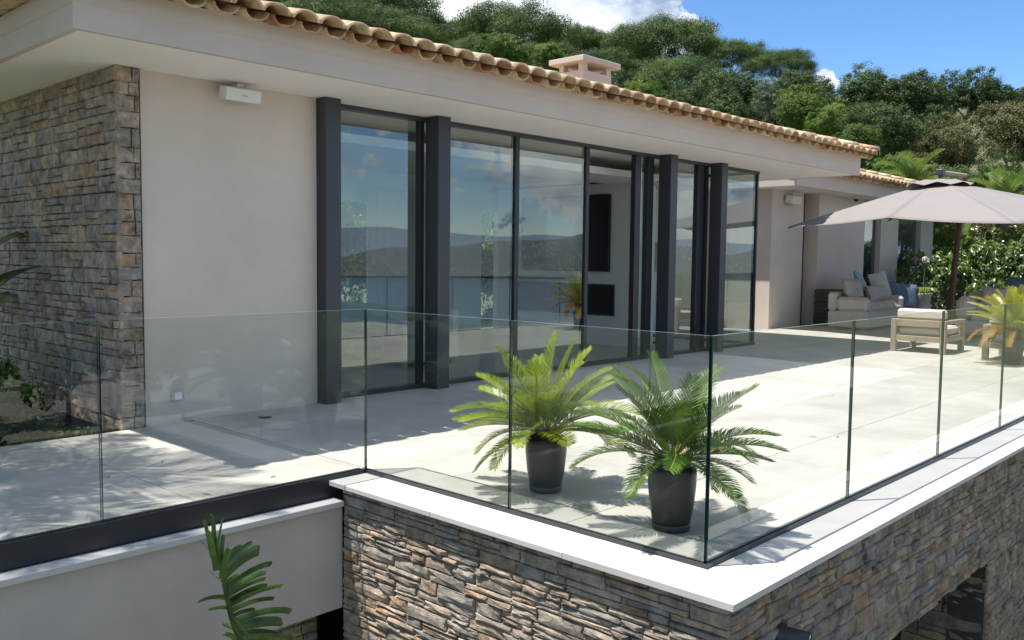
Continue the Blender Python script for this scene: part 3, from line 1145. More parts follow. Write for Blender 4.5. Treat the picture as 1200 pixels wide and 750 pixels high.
isf = sofa_box('indoor_sofa', 'pale sofa inside the glass room, seen through the left panes', None, (4.2, 8.0, 0.0), 2.6, 1.0, R(90), M['cream'], 3)
lp = thing('floor_lamp', 'floor lamp with a pale cone shade beside the chimney breast indoors', 'lamp', (9.3, 6.5, 0))
MB().lathe([(0.001, 0), (0.16, 0), (0.16, 0.02), (0.001, 0.02)], 20, (9.3, 6.5, 0.0)).build('base', M['black'], lp)
MB().tube([(9.3, 6.5, 0.02), (9.3, 6.5, 1.3)], 0.012, 8).build('pole', M['black'], lp)
MB().lathe([(0.24, 1.25), (0.14, 1.75), (0.138, 1.75), (0.236, 1.25)], 24, (9.3, 6.5, 0)).build('lamp_shade', M['lamp'], lp)

# ------------------------------------------------------------------ wing
Wg = thing('villa_wing', 'lower rear wing of the villa behind the grey umbrella, with tall dark windows', 'house', (18, 8, 0))
MB().box(13.83, 15.33, 6.80, 7.8, -0.3, SZ).build('pier', M['plaster'], Wg)
MB().box(15.33, 15.52, 6.86, 7.4, -0.3, SZ).build('slot_shade_block', M['dark'], Wg)  # solid dark block in place of a shaded slot
MB().box(15.72, 18.35, 6.62, 7.4, -0.3, SZ).build('front_wall', M['plaster'], Wg)
MB().box(18.35, 19.4, 6.76, 6.82, -0.3, SZ).build('window_frame_backing', M['black'], Wg)  # frame and black sheet in one; the sheet stands in for the dark interior
MB().box(18.45, 19.3, 6.73, 6.755, 0.1, 2.8).build('window_pane', M['window'], Wg)
MB().box(19.4, 20.6, 6.62, 7.4, -0.3, SZ).build('pier', M['plaster'], Wg)
MB().box(20.6, 22.3, 6.76, 6.82, -0.3, SZ).build('window_frame_backing', M['black'], Wg)
MB().box(20.7, 22.2, 6.73, 6.755, 0.1, 2.8).build('window_pane', M['window'], Wg)
MB().box(22.3, 23.3, 6.62, 12.0, -0.3, SZ).build('pier', M['plaster'], Wg)
MB().box(13.83, 22.3, 7.81, 12.0, -0.3, SZ - 0.002).build('rear_block', M['plaster'], Wg)
MB().box(13.31, 24.18, 6.01, 12.0, SZ, SZ + 0.06).build('soffit', M['soffit'], Wg)
ring(13.30, 24.19, 6.00, 12.0, SZ - 0.004, 3.150, 0.05).build('fascia', M['fascia'], Wg)
ring(13.296, 24.194, 5.996, 12.0, 3.150, 3.160, 0.05).build('drip_strip', M['trim'], Wg)
ring(13.298, 24.192, 5.998, 12.0, 3.160, 3.300, 0.05).build('fascia', M['fascia'], Wg)
roof(Wg, 13.2, 24.28, 5.86, 12.1, 3.275, row2=False, xlim=(14, 22))


# ------------------------------------------------------------------ wall fittings
def speaker(label, x, y, z, w, h, d, tilt):
    t = thing('wall_speaker', label, 'speaker', (x + w / 2, y, z))
    m = Matrix.Translation((x + w / 2, y, z)) @ Matrix.Rotation(tilt, 4, 'X')
    b = MB().bbox(-w / 2, w / 2, -d, 0, -h / 2, h / 2, 0.008)
    link('cabinet', b.mesh('cabinet', M['plastic']), t, m)
    b = MB().bbox(-w * 0.07, w * 0.11, -d - 0.004, -d + 0.002, -h * 0.10, h * 0.02, 0.001)
    link('badge', b.mesh('badge', M['ledge']), t, m)
    MB().box(x + w / 2 - 0.03, x + w / 2 + 0.03, y - d * 0.5, y + 0.10, z + h / 2 - 0.01, z + h / 2 + 0.025).build('bracket', M['plastic'], t)


speaker('white speaker under the eave of the front wall, near the stone corner', 0.29, 5.13, 2.885, 0.345, 0.115, 0.13, R(12))
speaker('small white speaker under the eave of the rear wing', 14.35, 6.76, 2.80, 0.42, 0.17, 0.18, R(12))
t = thing('dome_camera', 'small dark dome camera under the eave of the rear wing', 'camera', (17.1, 6.3, 2.9))
MB().lathe([(0.001, 0.075), (0.075, 0.075), (0.075, 0.03), (0.06, 0.028)], 20, (17.1, 6.35, SZ - 0.079)).build('housing', M['plastic'], t)
MB().lathe([(0.06, 0.03), (0.056, 0.0), (0.04, -0.028), (0.001, -0.042)], 20, (17.1, 6.35, SZ - 0.079)).build('dome', M['screen'], t)
t = thing('outdoor_switch', 'small grey socket box low on the front wall', 'socket', (-0.10, 5.19, 0.225))
MB().bbox(-0.152, -0.055, 5.172, 5.199, 0.180, 0.277, 0.008).build('box', M['ledge'], t)
MB().bbox(-0.137, -0.070, 5.164, 5.1715, 0.193, 0.262, 0.003).build('cover', M['plastic'], t)
t = thing('floor_drain', 'round dark floor drain in the terrace by the front wall', 'drain', (0.55, 4.85, 0))
MB().lathe([(0.001, 0.004), (0.06, 0.004), (0.062, 0.0005)], 20, (0.55, 4.85, 0)).build('grate', M['anth'], t)


# ------------------------------------------------------------------ plants: cycads
def frond_mesh(seed, L, rise, droop, mat, npair=54, lw=0.0034, ll=0.135, arch=1.0):
    """feather frond along +x; leaflets as narrow blades in a shallow V"""
    rg = random.Random(seed)
    m = MB()
    P = []
    ang = rise
    p = Vector((0, 0, 0))
    n = 22
    tw = rg.uniform(-.15, .15)
    for i in range(n + 1):
        P.append(p.copy())
        t = i / n
        a = ang - droop * (t ** 1.5)
        p = p + Vector((math.cos(a), tw * t * 0.5, math.sin(a))) * (L / n)

    def at(t):
        f = t * n
        i = min(n - 1, int(f))
        q = P[i].lerp(P[i + 1], f - i)
        d = (P[i + 1] - P[i]).normalized()
        return q, d
    m.tube([P[i] for i in range(0, n + 1, 2)], [0.0075 * (1 - 0.85 * i / n) for i in range(0, n + 1, 2)], 5)
    for f_ in range(len(m.f)):
        m.mi[f_] = 1
    for k in range(npair):
        t = 0.13 + 0.87 * k / (npair - 1)
        q, d = at(min(t, 0.999))
        side = d.cross(Vector((0, 0, 1))).normalized()
        up = side.cross(d).normalized()
        env = math.sin(math.pi * min(1, (t * 0.93 + 0.07)) ** 0.75) ** 0.55
        l = ll * (0.30 + 0.75 * env) * rg.uniform(0.9, 1.08)
        fwd = 0.55 + 0.75 * t
        for s in (-1, 1):
            v = (side * s * 1.0 + d * fwd * rg.uniform(0.9, 1.1) + up * (0.42 + rg.uniform(-.09, .09)))
            v.normalize()
            wv = (d - v * d.dot(v)).normalized() * lw * rg.uniform(.85, 1.15)
            a = q
            b = q + v * l * 0.55 - up * l * 0.0
            c = q + v * l - up * l * rg.uniform(0.05, 0.16)
            m.add([a - wv * .6, a + wv * .6, b + wv, b - wv, c], [(0, 1, 2, 3), (3, 2, 4)])
    return m.mesh('frond', [mat, M['rachis']])


def pot_parts(t, r=0.131, h=0.335):
    MB().lathe([(0.001, 0.003), (r * 0.74, 0.003), (r * 0.78, 0.012), (r * 0.80, 0.038), (r * 0.765, 0.042)], 36).build('saucer', M['pot'], t)
    MB().lathe([(r * 0.72, 0.042), (r * 0.78, 0.046), (r * 0.90, h * 0.40), (r * 0.985, h * 0.72), (r, h * 0.93), (r * 0.985, h), (r * 0.93, h), (r * 0.92, h - 0.045)], 36).build('pot', M['pot'], t)
    MB().lathe([(r * 0.925, h - 0.045), (r * 0.5, h - 0.035), (0.001, h - 0.03)], 24).build('soil', M['soil'], t)


def make_cycad(label, loc, seed, mats, nf, L, el0, el1, hands=None, trunk_h=0.12, dry=0, scale=1.0, lean=(0.0, 1.0, 0.0)):
    rg = random.Random(seed)
    t = thing('potted_cycad', label, 'potted plant', (0, 0, 0), 'potted cycads on the terrace')
    pot_parts(t)
    h0 = 0.29
    m = MB().lathe([(0.07, h0), (0.082, h0 + 0.03), (0.078, h0 + trunk_h * 0.6), (0.06, h0 + trunk_h), (0.001, h0 + trunk_h + 0.02)], 18)
    for k in range(60):                                    # old leaf bases
        a = k * 2.39996
        z = h0 + 0.01 + trunk_h * k / 60
        d = Vector((math.cos(a), math.sin(a), 0.55)).normalized()
        q = Vector((0.066 * math.cos(a), 0.066 * math.sin(a), z))
        m.tube([q, q + d * 0.045], [0.012, 0.004], 5)
    m.build('trunk', M['cycbark'], t)
    FM = [frond_mesh(seed * 10 + k, L, 0, dr, mats[k % len(mats)]) for k, dr in enumerate((0.35, 0.5, 0.65, 0.85, 0.5, 1.0))]
    DM = [frond_mesh(seed * 10 + 77 + k, L * .85, 0, 1.2, M['cyc_d']) for k in range(2)] if dry else None
    for k in range(nf):
        f = k / (nf - 1)
        a = k * 2.39996 + rg.uniform(-.2, .2)
        el = el1 + (el0 - el1) * (f ** 0.85) + rg.uniform(-.10, .10)
        v = min(5, int((1 - f) * 6)) if rg.random() < 0.6 else rg.randrange(6)
        me = FM[v]
        if dry and f < (0.28 if dry == 1 else 0.035):
            me = DM[k % 2]
        r0 = 0.03 + 0.02 * (1 - f)
        mw = (Matrix.Translation((r0 * math.cos(a), r0 * math.sin(a), h0 + trunk_h - 0.02 + 0.03 * f)) @ Matrix.Rotation(lean[0], 4, Vector((lean[1], lean[2], 0))) @ Matrix.Rotation(a, 4, 'Z')
              @ Matrix.Rotation(-el, 4, 'Y') @ Matrix.Rotation(rg.uniform(-.25, .25), 4, 'X') @ Matrix.Scale(rg.uniform(.86, 1.08), 4))
        link('frond', me, t, mw)
    t.location = loc
    t.scale = (scale,) * 3
    return t


make_cycad('bright yellow-green potted cycad behind the glass panel joint', (0.47, 1.43, 0), 3, [M['cyc_a']], 36, 0.54, R(74), R(-6), trunk_h=0.11, lean=(R(13), -0.73, -0.69))
make_cycad('dark green potted cycad beside the glass corner', (0.36, 0.43, 0), 8, [M['cyc_b'], M['cyc_b'], M['cyc_b']], 36, 0.53, R(70), R(-8), trunk_h=0.12, lean=(R(13), 0.73, 0.69))
make_cycad('yellowing potted cycad with dry fronds in front of the armchairs', (10.55, 1.30, 0), 14, [M['cyc_c']], 34, 0.62, R(80), R(-8), dry=1, trunk_h=0.18, scale=1.1)

# ------------------------------------------------------------------ torn broad leaf in the foreground


def lift(px, py, yy):
    d = _fw * 1037.7 + _r * (px - 600) + _u * (375 - py)
    k = (yy - CAM.y) / d.y
    return CAM + d * k


bp = thing('bird_of_paradise_plant', 'tall plant with a torn upright leaf in front of the grey wall', 'plant', (-1.70, 1.2, -3.0))
rg = random.Random(4)
rach = [(247, 603), (252, 628), (257, 655), (264, 690), (271, 722), (283, 755), (296, 800)]
rp = [lift(x, y, 1.2) for x, y in rach]
MB().tube(rp + [Vector((-1.68, 1.2, -1.2)), Vector((-1.70, 1.2, -3.05))], [0.004, 0.006, 0.008, 0.010, 0.012, 0.014, 0.017, 0.03, 0.05], 7).build('leaf_stalk', M['strel'], bp)


def blade(root, tip, w0, w1, dy, curl, rot=0.0):
    """one torn strip of leaf: long, nearly parallel sided, ragged at the end"""
    a, c = lift(*root, 1.2), lift(*tip, 1.2 + dy)
    ax = (c - a)
    L = ax.length
    ax.normalize()
    wv = Matrix.Rotation(rot, 3, ax) @ ax.cross(Vector((0.1, 1, 0.1))).normalized()
    nv = ax.cross(wv)
    m = MB()
    n = 9
    vs = []
    for i in range(n + 1):
        t = i / n
        q = a + ax * L * t + Vector((0, 0, 0.05 * math.sin(math.pi * t) * L - 0.04 * L * t * t))
        ww = w0 + (w1 - w0) * t
        sk = 0.0 if t < 0.85 else (t - 0.85) * L * 0.35
        vs += [q - wv * ww - ax * sk, q + nv * curl * ww, q + wv * ww * (1 if t < 0.97 else 0.55)]
    fs = []
    for i in range(n):
        b = i * 3
        fs += [(b, b + 1, b + 4, b + 3), (b + 1, b + 2, b + 5, b + 4)]
    m.add(vs, fs, True)
    return m.build('leaf_strip', M['strel'], bp)


def on_rachis(y):
    for (xa, ya), (xb, yb) in zip(rach, rach[1:]):
        if ya <= y <= yb:
            return xa + (xb - xa) * (y - ya) / (yb - ya)
    return rach[-1][0]


y_ = 662.0
k_ = 0
while y_ < 778:
    f_ = (y_ - 662) / 116
    ang_ = R(46) - R(44) * min(1, f_ * 1.25) + rg.uniform(-.05, .05)
    L_ = (30 + 36 * math.sin(math.pi * min(1, 0.12 + f_ * 0.72)) ** 0.8) * rg.uniform(0.72, 1.1)
    if k_ in (4, 11):
        L_ *= 0.45
    x_ = on_rachis(y_)
    blade((x_, y_), (x_ + L_ * math.cos(ang_), y_ - L_ * math.sin(ang_)), 0.0145, rg.uniform(0.009, 0.0165), rg.uniform(-.05, .07), rg.uniform(-.35, .35), rg.uniform(-.45, .45))
    y_ += rg.uniform(4.6, 6.6)
    k_ += 1
for root, tip, w0_, w1_, dy, cu, ro in (
        ((249, 652), (239, 607), .013, .008, .02, .8, .3), ((251, 650), (250, 602), .012, .007, -.03, -.7, -.4), ((254, 648), (261, 605), .010, .007, .03, .6, .5),
        ((254, 668), (243, 618), .014, .010, -.02, .5, -.3), ((257, 668), (262, 624), .014, .011, .03, -.6, .2), ((260, 678), (268, 640), .014, .012, -.04, .6, -.5),
        ((264, 700), (231, 704), .011, .006, -.06, .5, .2), ((267, 712), (244, 714), .012, .007, .04, -.5, -.3), ((271, 722), (292, 746), .010, .006, -.07, .5, .4),
        ((275, 736), (261, 730), .013, .010, .05, .5, .1), ((281, 752), (262, 741), .013, .010, -.05, .5, -.2), ((287, 768), (262, 758), .013, .010, .03, .5, .2),
        ((255, 660), (232, 629), .0016, .001, .02, .2, 0), ((259, 682), (243, 667), .0016, .001, .02, .2, 0), ((262, 668), (268, 634), .0016, .001, .02, .2, 0)):
    blade(root, tip, w0_, w1_, dy, cu, ro)


# ------------------------------------------------------------------ cushions, furniture, umbrella
def pillow(w, h, t, n=10, pw=0.62):
    m = MB()
    for s in (1, -1):
        vs = []
        for i in range(n + 1):
            for j in range(n + 1):
                u, v = 2 * i / n - 1, 2 * j / n - 1
                e = max(0.0, (1 - u ** 4) * (1 - v ** 4)) ** pw
                k = 1 - 0.07 * (1 - abs(u)) * (abs(v) ** 3)
                k2 = 1 - 0.07 * (1 - abs(v)) * (abs(u) ** 3)
                vs.append((u * w / 2 * k2, s * t / 2 * e, v * h / 2 * k))
        fs = []
        for i in range(n):
            for j in range(n):
                q = (i * (n + 1) + j, (i + 1) * (n + 1) + j, (i + 1) * (n + 1) + j + 1, i * (n + 1) + j + 1)
                fs.append(q if s < 0 else q[::-1])
        m.add(vs, fs, True)
    return m


def put_pillow(label, w, h, t, loc, rz, tilt, mat, roll=0.0):
    o = pillow(w, h, t).build('cushion', mat)
    o.matrix_world = Matrix.Translation(loc) @ Matrix.Rotation(rz, 4, 'Z') @ Matrix.Rotation(tilt, 4, 'X') @ Matrix.Rotation(roll, 4, 'Y')
    tag(o, label, 'cushion', 'loose cushions on the terrace sofas')
    return o


def armchair(label, loc):
    """teak frame chair, back towards -x, local origin at the back left foot"""
    t = thing('armchair', label, 'armchair', (0, 0, 0), 'wooden armchairs on the terrace')
    D, Wd, p = 0.98, 0.85, 0.085
    for x in (0, D - p):
        for y in (0, Wd - p):
            MB().bbox(x, x + p, y, y + p, 0.0, 0.53 if x == 0 else 0.46, 0.006).build('leg', M['wood'], t)
    for y in (0, Wd - p):
        MB().bbox(p + .001, D - p - .001, y + 0.004, y + p - 0.004, 0.47, 0.53, 0.006).build('armrest', M['wood'], t)
        MB().bbox(D - p, D, y, y + p, 0.461, 0.529, 0.006).build('arm_end', M['wood'], t)
        MB().bbox(p + .001, D - p - .001, y + 0.01, y + p - 0.01, 0.19, 0.27, 0.006).build('side_rail', M['wood'], t)
    MB().bbox(0.006, p - 0.006, p + .001, Wd - p - .001, 0.42, 0.53, 0.006).build('back_rail', M['wood'], t)
    MB().bbox(0.006, p - 0.006, p + .001, Wd - p - .001, 0.18, 0.27, 0.006).build('back_rail', M['wood'], t)
    MB().bbox(D - p + 0.01, D - 0.01, p + .001, Wd - p - .001, 0.18, 0.27, 0.006).build('front_rail', M['wood'], t)
    MB().bbox(p, D - 0.02, p + 0.004, Wd - p - 0.004, 0.272, 0.415, 0.035).build('seat_cushion', M['cream'], t)
    MB().bbox(p + 0.005, p + 0.19, p - 0.03, Wd - p + 0.03, 0.531, 0.70, 0.035).build('back_cushion', M['cream'], t)
    MB().bbox(p + 0.007, p + 0.185, p + 0.006, Wd - p - 0.006, 0.416, 0.530, 0.02).build('back_cushion', M['cream'], t)
    t.location = loc
    return t


c1 = armchair('low teak armchair with cream cushions, its back beside the terrace shadow', (11.16, 2.41, 0))
copy_tree(c1, (10.95, 0.97, 0), label='low teak armchair half hidden by the yellowing cycad')

sf = thing('garden_sofa', 'cream sofa with rounded seat cushions in front of the rear wing', 'sofa', (15.4, 5.5, 0), 'upholstered terrace sofas')
MB().bbox(14.95, 17.05, 5.15, 6.0, 0.05, 0.40, 0.03).build('base', M['cream'], sf)
MB().bbox(14.95, 17.05, 5.82, 6.02, 0.401, 0.80, 0.05).build('backrest', M['cream'], sf)
for a in (14.93, 16.83):
    MB().bbox(a, a + 0.24, 5.14, 5.815, 0.401, 0.70, 0.06).build('armrest', M['cream'], sf)
for k in range(4):
    o = link('seat_cushion', pillow(0.44, 0.70, 0.30).mesh('seat_cushion', M['cream']), sf, Matrix.Translation((15.37 + k * 0.413, 5.46, 0.47)) @ Matrix.Rotation(R(90), 4, 'X'))
for x in (15.05, 16.95):
    for y in (5.25, 5.9):
        MB().box(x - .04, x + .04, y - .04, y + .04, 0.0, 0.05).build('foot', M['wood'], sf)
put_pillow('plump taupe cushion leaning by the armrest of the cream sofa', 0.72, 0.52, 0.26, (15.45, 5.66, 0.84), R(0), R(-16), M['taupe'])
put_pillow('long rolled taupe cushion lying along the cream sofa', 1.05, 0.36, 0.32, (16.25, 5.45, 0.76), R(3), R(-20), M['taupe'])
put_pillow('pale aqua patterned cushion on top of the cream sofa', 0.52, 0.52, 0.16, (16.1, 5.76, 1.0), R(16), R(-26), M['aqua'], R(12))
put_pillow('slate blue cushion leaning at the end of the cream sofa', 0.95, 0.70, 0.22, (17.45, 5.30, 0.64), R(-20), R(-14), M['blue'], R(6))
put_pillow('pale cushion at the end of the cream sofa, beside the aqua one', 0.5, 0.62, 0.18, (16.85, 5.62, 0.92), R(-30), R(-14), M['cream'], R(-12))

wb = thing('wicker_basket', 'dark square wicker basket beside the sofa by the rear wing', 'basket', (15.6, 6.35, 0))
for k in range(9):
    z = 0.005 + k * 0.092
    e = 0.006 * (k % 2)
    MB().bbox(15.45 - e, 16.0 + e, 6.08 - e, 6.55 + e, z, z + 0.086, 0.02).build('woven_band', M['wicker'], wb)

sb = thing('garden_sofa', 'low grey sofa in front of the oleanders with blue and lilac cushions', 'sofa', (15.6, 2.6, 0), 'upholstered terrace sofas')
MB().bbox(15.0, 15.95, 1.0, 3.45, 0.06, 0.33, 0.03).build('base', M['cream'], sb)
MB().bbox(15.72, 15.96, 1.0, 3.45, 0.331, 0.86, 0.05).build('backrest', M['cream'], sb)
MB().bbox(15.02, 15.718, 3.16, 3.46, 0.331, 0.80, 0.10).build('armrest', M['cream'], sb)
for k in range(2):
    MB().bbox(14.98, 15.715, 1.02 + k * 1.08, 2.08 + k * 1.08, 0.331, 0.46, 0.04).build('seat_cushion', M['cream'], sb)
for x in (15.06, 15.9):
    for y in (1.06, 3.38):
        MB().box(x - .04, x + .04, y - .04, y + .04, 0.0, 0.06).build('foot', M['wood'], sb)
put_pillow('lilac grey cushion on the low grey sofa', 0.55, 0.52, 0.22, (15.45, 2.86, 0.74), R(90), R(14), M['taupe'], R(-6))
put_pillow('large dark blue cushion on the low grey sofa, behind the yellowing cycad', 1.05, 0.62, 0.24, (15.50, 2.18, 0.86), R(90), R(10), M['blue'], R(-4))

ag = thing('potted_agapanthus', 'grey pot with a single white flower head beyond the blue cushion', 'potted plant', (18.0, 5.05, 0))
MB().lathe([(0.001, 0.002), (0.13, 0.002), (0.18, 0.70), (0.19, 0.74), (0.17, 0.74), (0.16, 0.66), (0.001, 0.66)], 28, (18.0, 5.05, 0)).build('pot', M['stonepot'], ag)
m = MB()
for k in range(26):
    a = k * 2.4
    d = Vector((math.cos(a), math.sin(a), 0))
    q = Vector((18.0, 5.05, 0.66))
    pts = [q + d * 0.03, q + d * 0.16 + Vector((0, 0, 0.22)), q + d * 0.34 + Vector((0, 0, 0.20 - 0.1 * (k % 3)))]
    wv = Vector((-d.y, d.x, 0)) * 0.016
    m.add([pts[0] - wv, pts[0] + wv, pts[1] + wv, pts[1] - wv, pts[2]], [(0, 1, 2, 3), (3, 2, 4)], True)
m.build('leaves', M['palm'], ag)
MB().tube([(18.0, 5.05, 0.66), (18.01, 5.05, 1.1), (18.03, 5.04, 1.5)], 0.009, 6).build('flower_stalk', M['palm'], ag)
m = MB()
for k in range(46):
    d = Vector((random.gauss(0, 1), random.gauss(0, 1), random.gauss(0.2, 1))).normalized()
    q = Vector((18.03, 5.04, 1.52)) + d * 0.085
    s = d.orthogonal().normalized() * 0.018
    s2 = d.cross(s)
    m.add([q - d * 0.1, q + s, q + s2, q - s, q - s2], [(0, 1, 2), (0, 2, 3), (0, 3, 4), (0, 4, 1)])
m.build('flower_head', M['flower'], ag)

# umbrella: square canopy, leaning hardwood mast, arm above the top
um = thing('garden_umbrella', 'large grey cantilever umbrella with a leaning red wood mast', 'umbrella', (17.596, 4.326, 0))
T, N1, N2 = Vector((13.58, 6.301, 2.153)), Vector((12.117, 1.699, 2.086)), Vector((16.705, 0.25, 2.206))
N3 = Vector((18.168, 4.838, 2.446))
hub = Vector((15.109, 3.854, 3.090))
cor = [T, N1, N2, N3]
m = MB()
n = 12
V2 = []
for e in range(4):
    a, b = cor[e], cor[(e + 1) % 4]
    for half in (0, 1):
        A_ = a if half == 0 else (a + b) / 2 + Vector((0, 0, 0.14))
        B_ = (a + b) / 2 + Vector((0, 0, 0.14)) if half == 0 else b
        vs = []
        for i in range(n + 1):
            s = i / n
            s0 = 0.12 + 0.88 * s
            for j in range(n + 1):
                t = j / n
                q = A_.lerp(B_, t)
                p = hub.lerp(q, s0)
                p.z -= 0.03 * math.sin(math.pi * t) * s0 * s0 - 0.015 * math.sin(math.pi * s0)
                vs.append(p)
        fs = [(i * (n + 1) + j, i * (n + 1) + j + 1, (i + 1) * (n + 1) + j + 1, (i + 1) * (n + 1) + j) for i in range(n) for j in range(n)]
        m.add(vs, fs, True)
can = m.build('canopy', M['canvas'], um)
sol = can.modifiers.new('thickness', 'SOLIDIFY')
sol.thickness = 0.004
# top vent flap
m = MB()
ring_ = []
for k in range(32):
    a = 2 * math.pi * k / 32
    r = 0.58 * (1 + 0.10 * abs(math.cos(2 * a)))
    ring_.append((hub.x + r * math.cos(a + .8), hub.y + r * math.sin(a + .8), hub.z - 0.10 + 0.03 * math.sin(8 * a)))
mid = [((hub.x * 0.45 + x * 0.55), (hub.y * 0.45 + y * 0.55), hub.z - 0.005 + 0.012 * math.sin(5 * i)) for i, (x, y, z) in enumerate(ring_)]
m.add(ring_ + mid + [(hub.x, hub.y, hub.z + 0.015)], [(k, (k + 1) % 32, 32 + (k + 1) % 32, 32 + k) for k in range(32)] + [(32 + k, 32 + (k + 1) % 32, 64) for k in range(32)], True)
m.build('top_vent', M['canvas'], um)
for c_ in cor + [(cor[i] + cor[(i + 1) % 4]) / 2 for i in range(4)]:
    q = c_ + Vector((0, 0, -0.02 if c_ in cor else 0.085))
    MB().tube([hub - Vector((0, 0, 0.13)), hub.lerp(q, 0.5) - Vector((0, 0, 0.10)), q - Vector((0, 0, 0.0))], 0.014, 6).build('rib', M['mahog'], um)
MB().tube([hub - Vector((0, 0, 0.45)), hub + Vector((0, 0, 0.14))], 0.045, 12).build('hub', M['mahog'], um)
top = Vector((17.543, 4.12, 3.377))
MB().tube([(17.596, 4.356, 0.0), (17.596, 4.326, 0.451), (17.57, 4.193, 2.406), top], [0.07, 0.07, 0.065, 0.06], 12).build('mast', M['mahog'], um)
MB().tube([top, hub + Vector((0.0, 0.0, 0.16))], [0.05, 0.045], 8).build('arm', M['wood'], um)
MB().bbox(hub.x - 0.09, hub.x + 0.09, hub.y - 0.07, hub.y + 0.07, hub.z + 0.10, hub.z + 0.22, 0.015).build('bracket', M['anth'], um)
MB().bbox(17.246, 17.946, 3.9759999999999995, 4.675999999999999, 0.002, 0.07, 0.01).build('base_plate', M['anth'], um)


# ------------------------------------------------------------------ foliage
def quads_mesh(name, C, U, V, mats, mi=None):
    """leaf rhombs: centres C, half axes U, V"""
    n = len(C)
    P = np.stack([C - U, C + V, C + U, C - V], 1).reshape(-1, 3)
    me = bpy.data.meshes.new(name)
    me.vertices.add(4 * n)
    me.vertices.foreach_set('co', P.astype(np.float32).ravel())
    me.loops.add(4 * n)
    me.loops.foreach_set('vertex_index', np.arange(4 * n, dtype=np.int32))
    me.polygons.add(n)
    me.polygons.foreach_set('loop_start', np.arange(0, 4 * n, 4, dtype=np.int32))
    me.polygons.foreach_set('loop_total', np.full(n, 4, np.int32))
    for m in mats:
        me.materials.append(m)
    if mi is not None:
        me.polygons.foreach_set('material_index', mi.astype(np.int32))
    me.update()
    me.validate()
    return me


def unit(a):
    return a / np.maximum(1e-9, np.linalg.norm(a, axis=-1, keepdims=True))


def crown(seed, kind, mats, nclump, per, leaf, a=1.0, b=1.0, flower=0.0):
    """unit-size crown (radius ~1) made of clumps of small leaves"""
    g = np.random.default_rng(seed)
    if kind == 'pine':
        d = unit(g.normal(size=(nclump, 3)))
        d[:, 2] = np.abs(d[:, 2]) * 1.1 - 0.12
        d = unit(d)
        rad = g.uniform(0.80, 1.0, nclump)
        inn = g.random(nclump) < 0.18
        rad[inn] *= 0.7
        cc = d * (rad * (1 + 0.10 * np.sin(d[:, 0] * 7 + d[:, 1] * 5 + seed) + 0.08 * np.sin(d[:, 1] * 11 - d[:, 2] * 9)))[:, None] * np.array([a, a, b])
        cr = g.uniform(0.11, 0.20, nclump)
        flat = 0.62
    else:
        # several lobes give the uneven outline
        nl = 9
        lob = unit(g.normal(size=(nl, 3))) * g.uniform(0.35, 0.72, (nl, 1))
        lob[:, 2] = lob[:, 2] * 0.9 + 0.05
        lr = g.uniform(0.34, 0.55, nl)
        w = g.integers(0, nl, nclump)
        cc = lob[w] + unit(g.normal(size=(nclump, 3))) * (lr[w] * g.uniform(0.65, 1.05, nclump) ** 0.6)[:, None]
        cc = cc * np.array([a, a, b])
        cr = g.uniform(0.07, 0.17, nclump)
        flat = 0.8
    w = np.repeat(np.arange(nclump), per)
    n = len(w)
    o = unit(g.normal(size=(n, 3))) * (g.random((n, 1)) ** 0.45)
    o[:, 2] *= flat
    Cn = cc[w] + o * cr[w][:, None]
    nrm = unit(0.7 * unit(o + 1e-6) + 0.5 * unit(cc[w]) + np.array([0, 0, 0.35]) + 0.55 * g.normal(size=(n, 3)))
    t = unit(np.cross(nrm, g.normal(size=(n, 3))))
    u = np.cross(nrm, t)
    s = leaf * g.uniform(0.6, 1.35, (n, 1))
    asp = 0.42 if kind == 'pine' else 0.55
    mi = (g.random(n) < flower).astype(int) if flower else None
    return quads_mesh('crown', Cn, t * s, u * s * asp, mats, mi)


def trunk_mesh(seed, h, r, spread, nb=6):
    """tapered trunk with limbs, unit crown centre at height h, crown radius = spread"""
    g = random.Random(seed)
    m = MB()
    pts = [Vector((0, 0, -0.6))]
    p = Vector((0, 0, 0))
    k = 5
    for i in range(k + 1):
        pts.append(p.copy())
        p = p + Vector((g.uniform(-.05, .05) * h, g.uniform(-.05, .05) * h, h / k))
    m.tube(pts, [r * 1.25] + [r * (1 - 0.55 * i / k) for i in range(k + 1)], 9)
    for j in range(nb):
        a = j * 2.4 + g.uniform(-.4, .4)
        s = pts[2 + g.randrange(3) + 1 if len(pts) > 5 else -1]
        d = Vector((math.cos(a), math.sin(a), g.uniform(.35, .9)))
        q1 = s + d * spread * 0.35
        q2 = s + Vector((d.x * 0.78, d.y * 0.78, d.z * 0.62 + .05)) * spread
        m.tube([s, q1, q2], [r * 0.42, r * 0.28, r * 0.09], 6)
    return m.mesh('trunk', M['bark'])


PROTO = {
    'pine': [crown(31 + k, 'pine', [M['pine']], 520, 170, 0.0125, 1.0, 0.50) for k in range(3)],
    'oak': [crown(41 + k, 'oak', [M['oak']], 560, 95, 0.019, 1.0, 0.95) for k in range(4)],
    'bright': [crown(51 + k, 'oak', [M['bright']], 440, 85, 0.023, 1.0, 0.9) for k in range(2)],
    'olive': [crown(61 + k, 'oak', [M['olive']], 470, 80, 0.021, 1.0, 0.85) for k in range(2)],
    'silver': [crown(71, 'oak', [M['silver']], 260, 44, 0.032, 0.8, 1.1)],
    'shrub': [crown(81 + k, 'oak', [M['oak']], 240, 45, 0.040, 1.0, 0.8) for k in range(2)],
    'oleander': [crown(91 + k, 'oak', [M['bright'], M['flower']], 260, 46, 0.044, 1.0, 0.95, 0.11) for k in range(3)],
}
TRUNK = [trunk_mesh(200 + k, 1.0, 0.055, 0.62, 7) for k in range(4)]
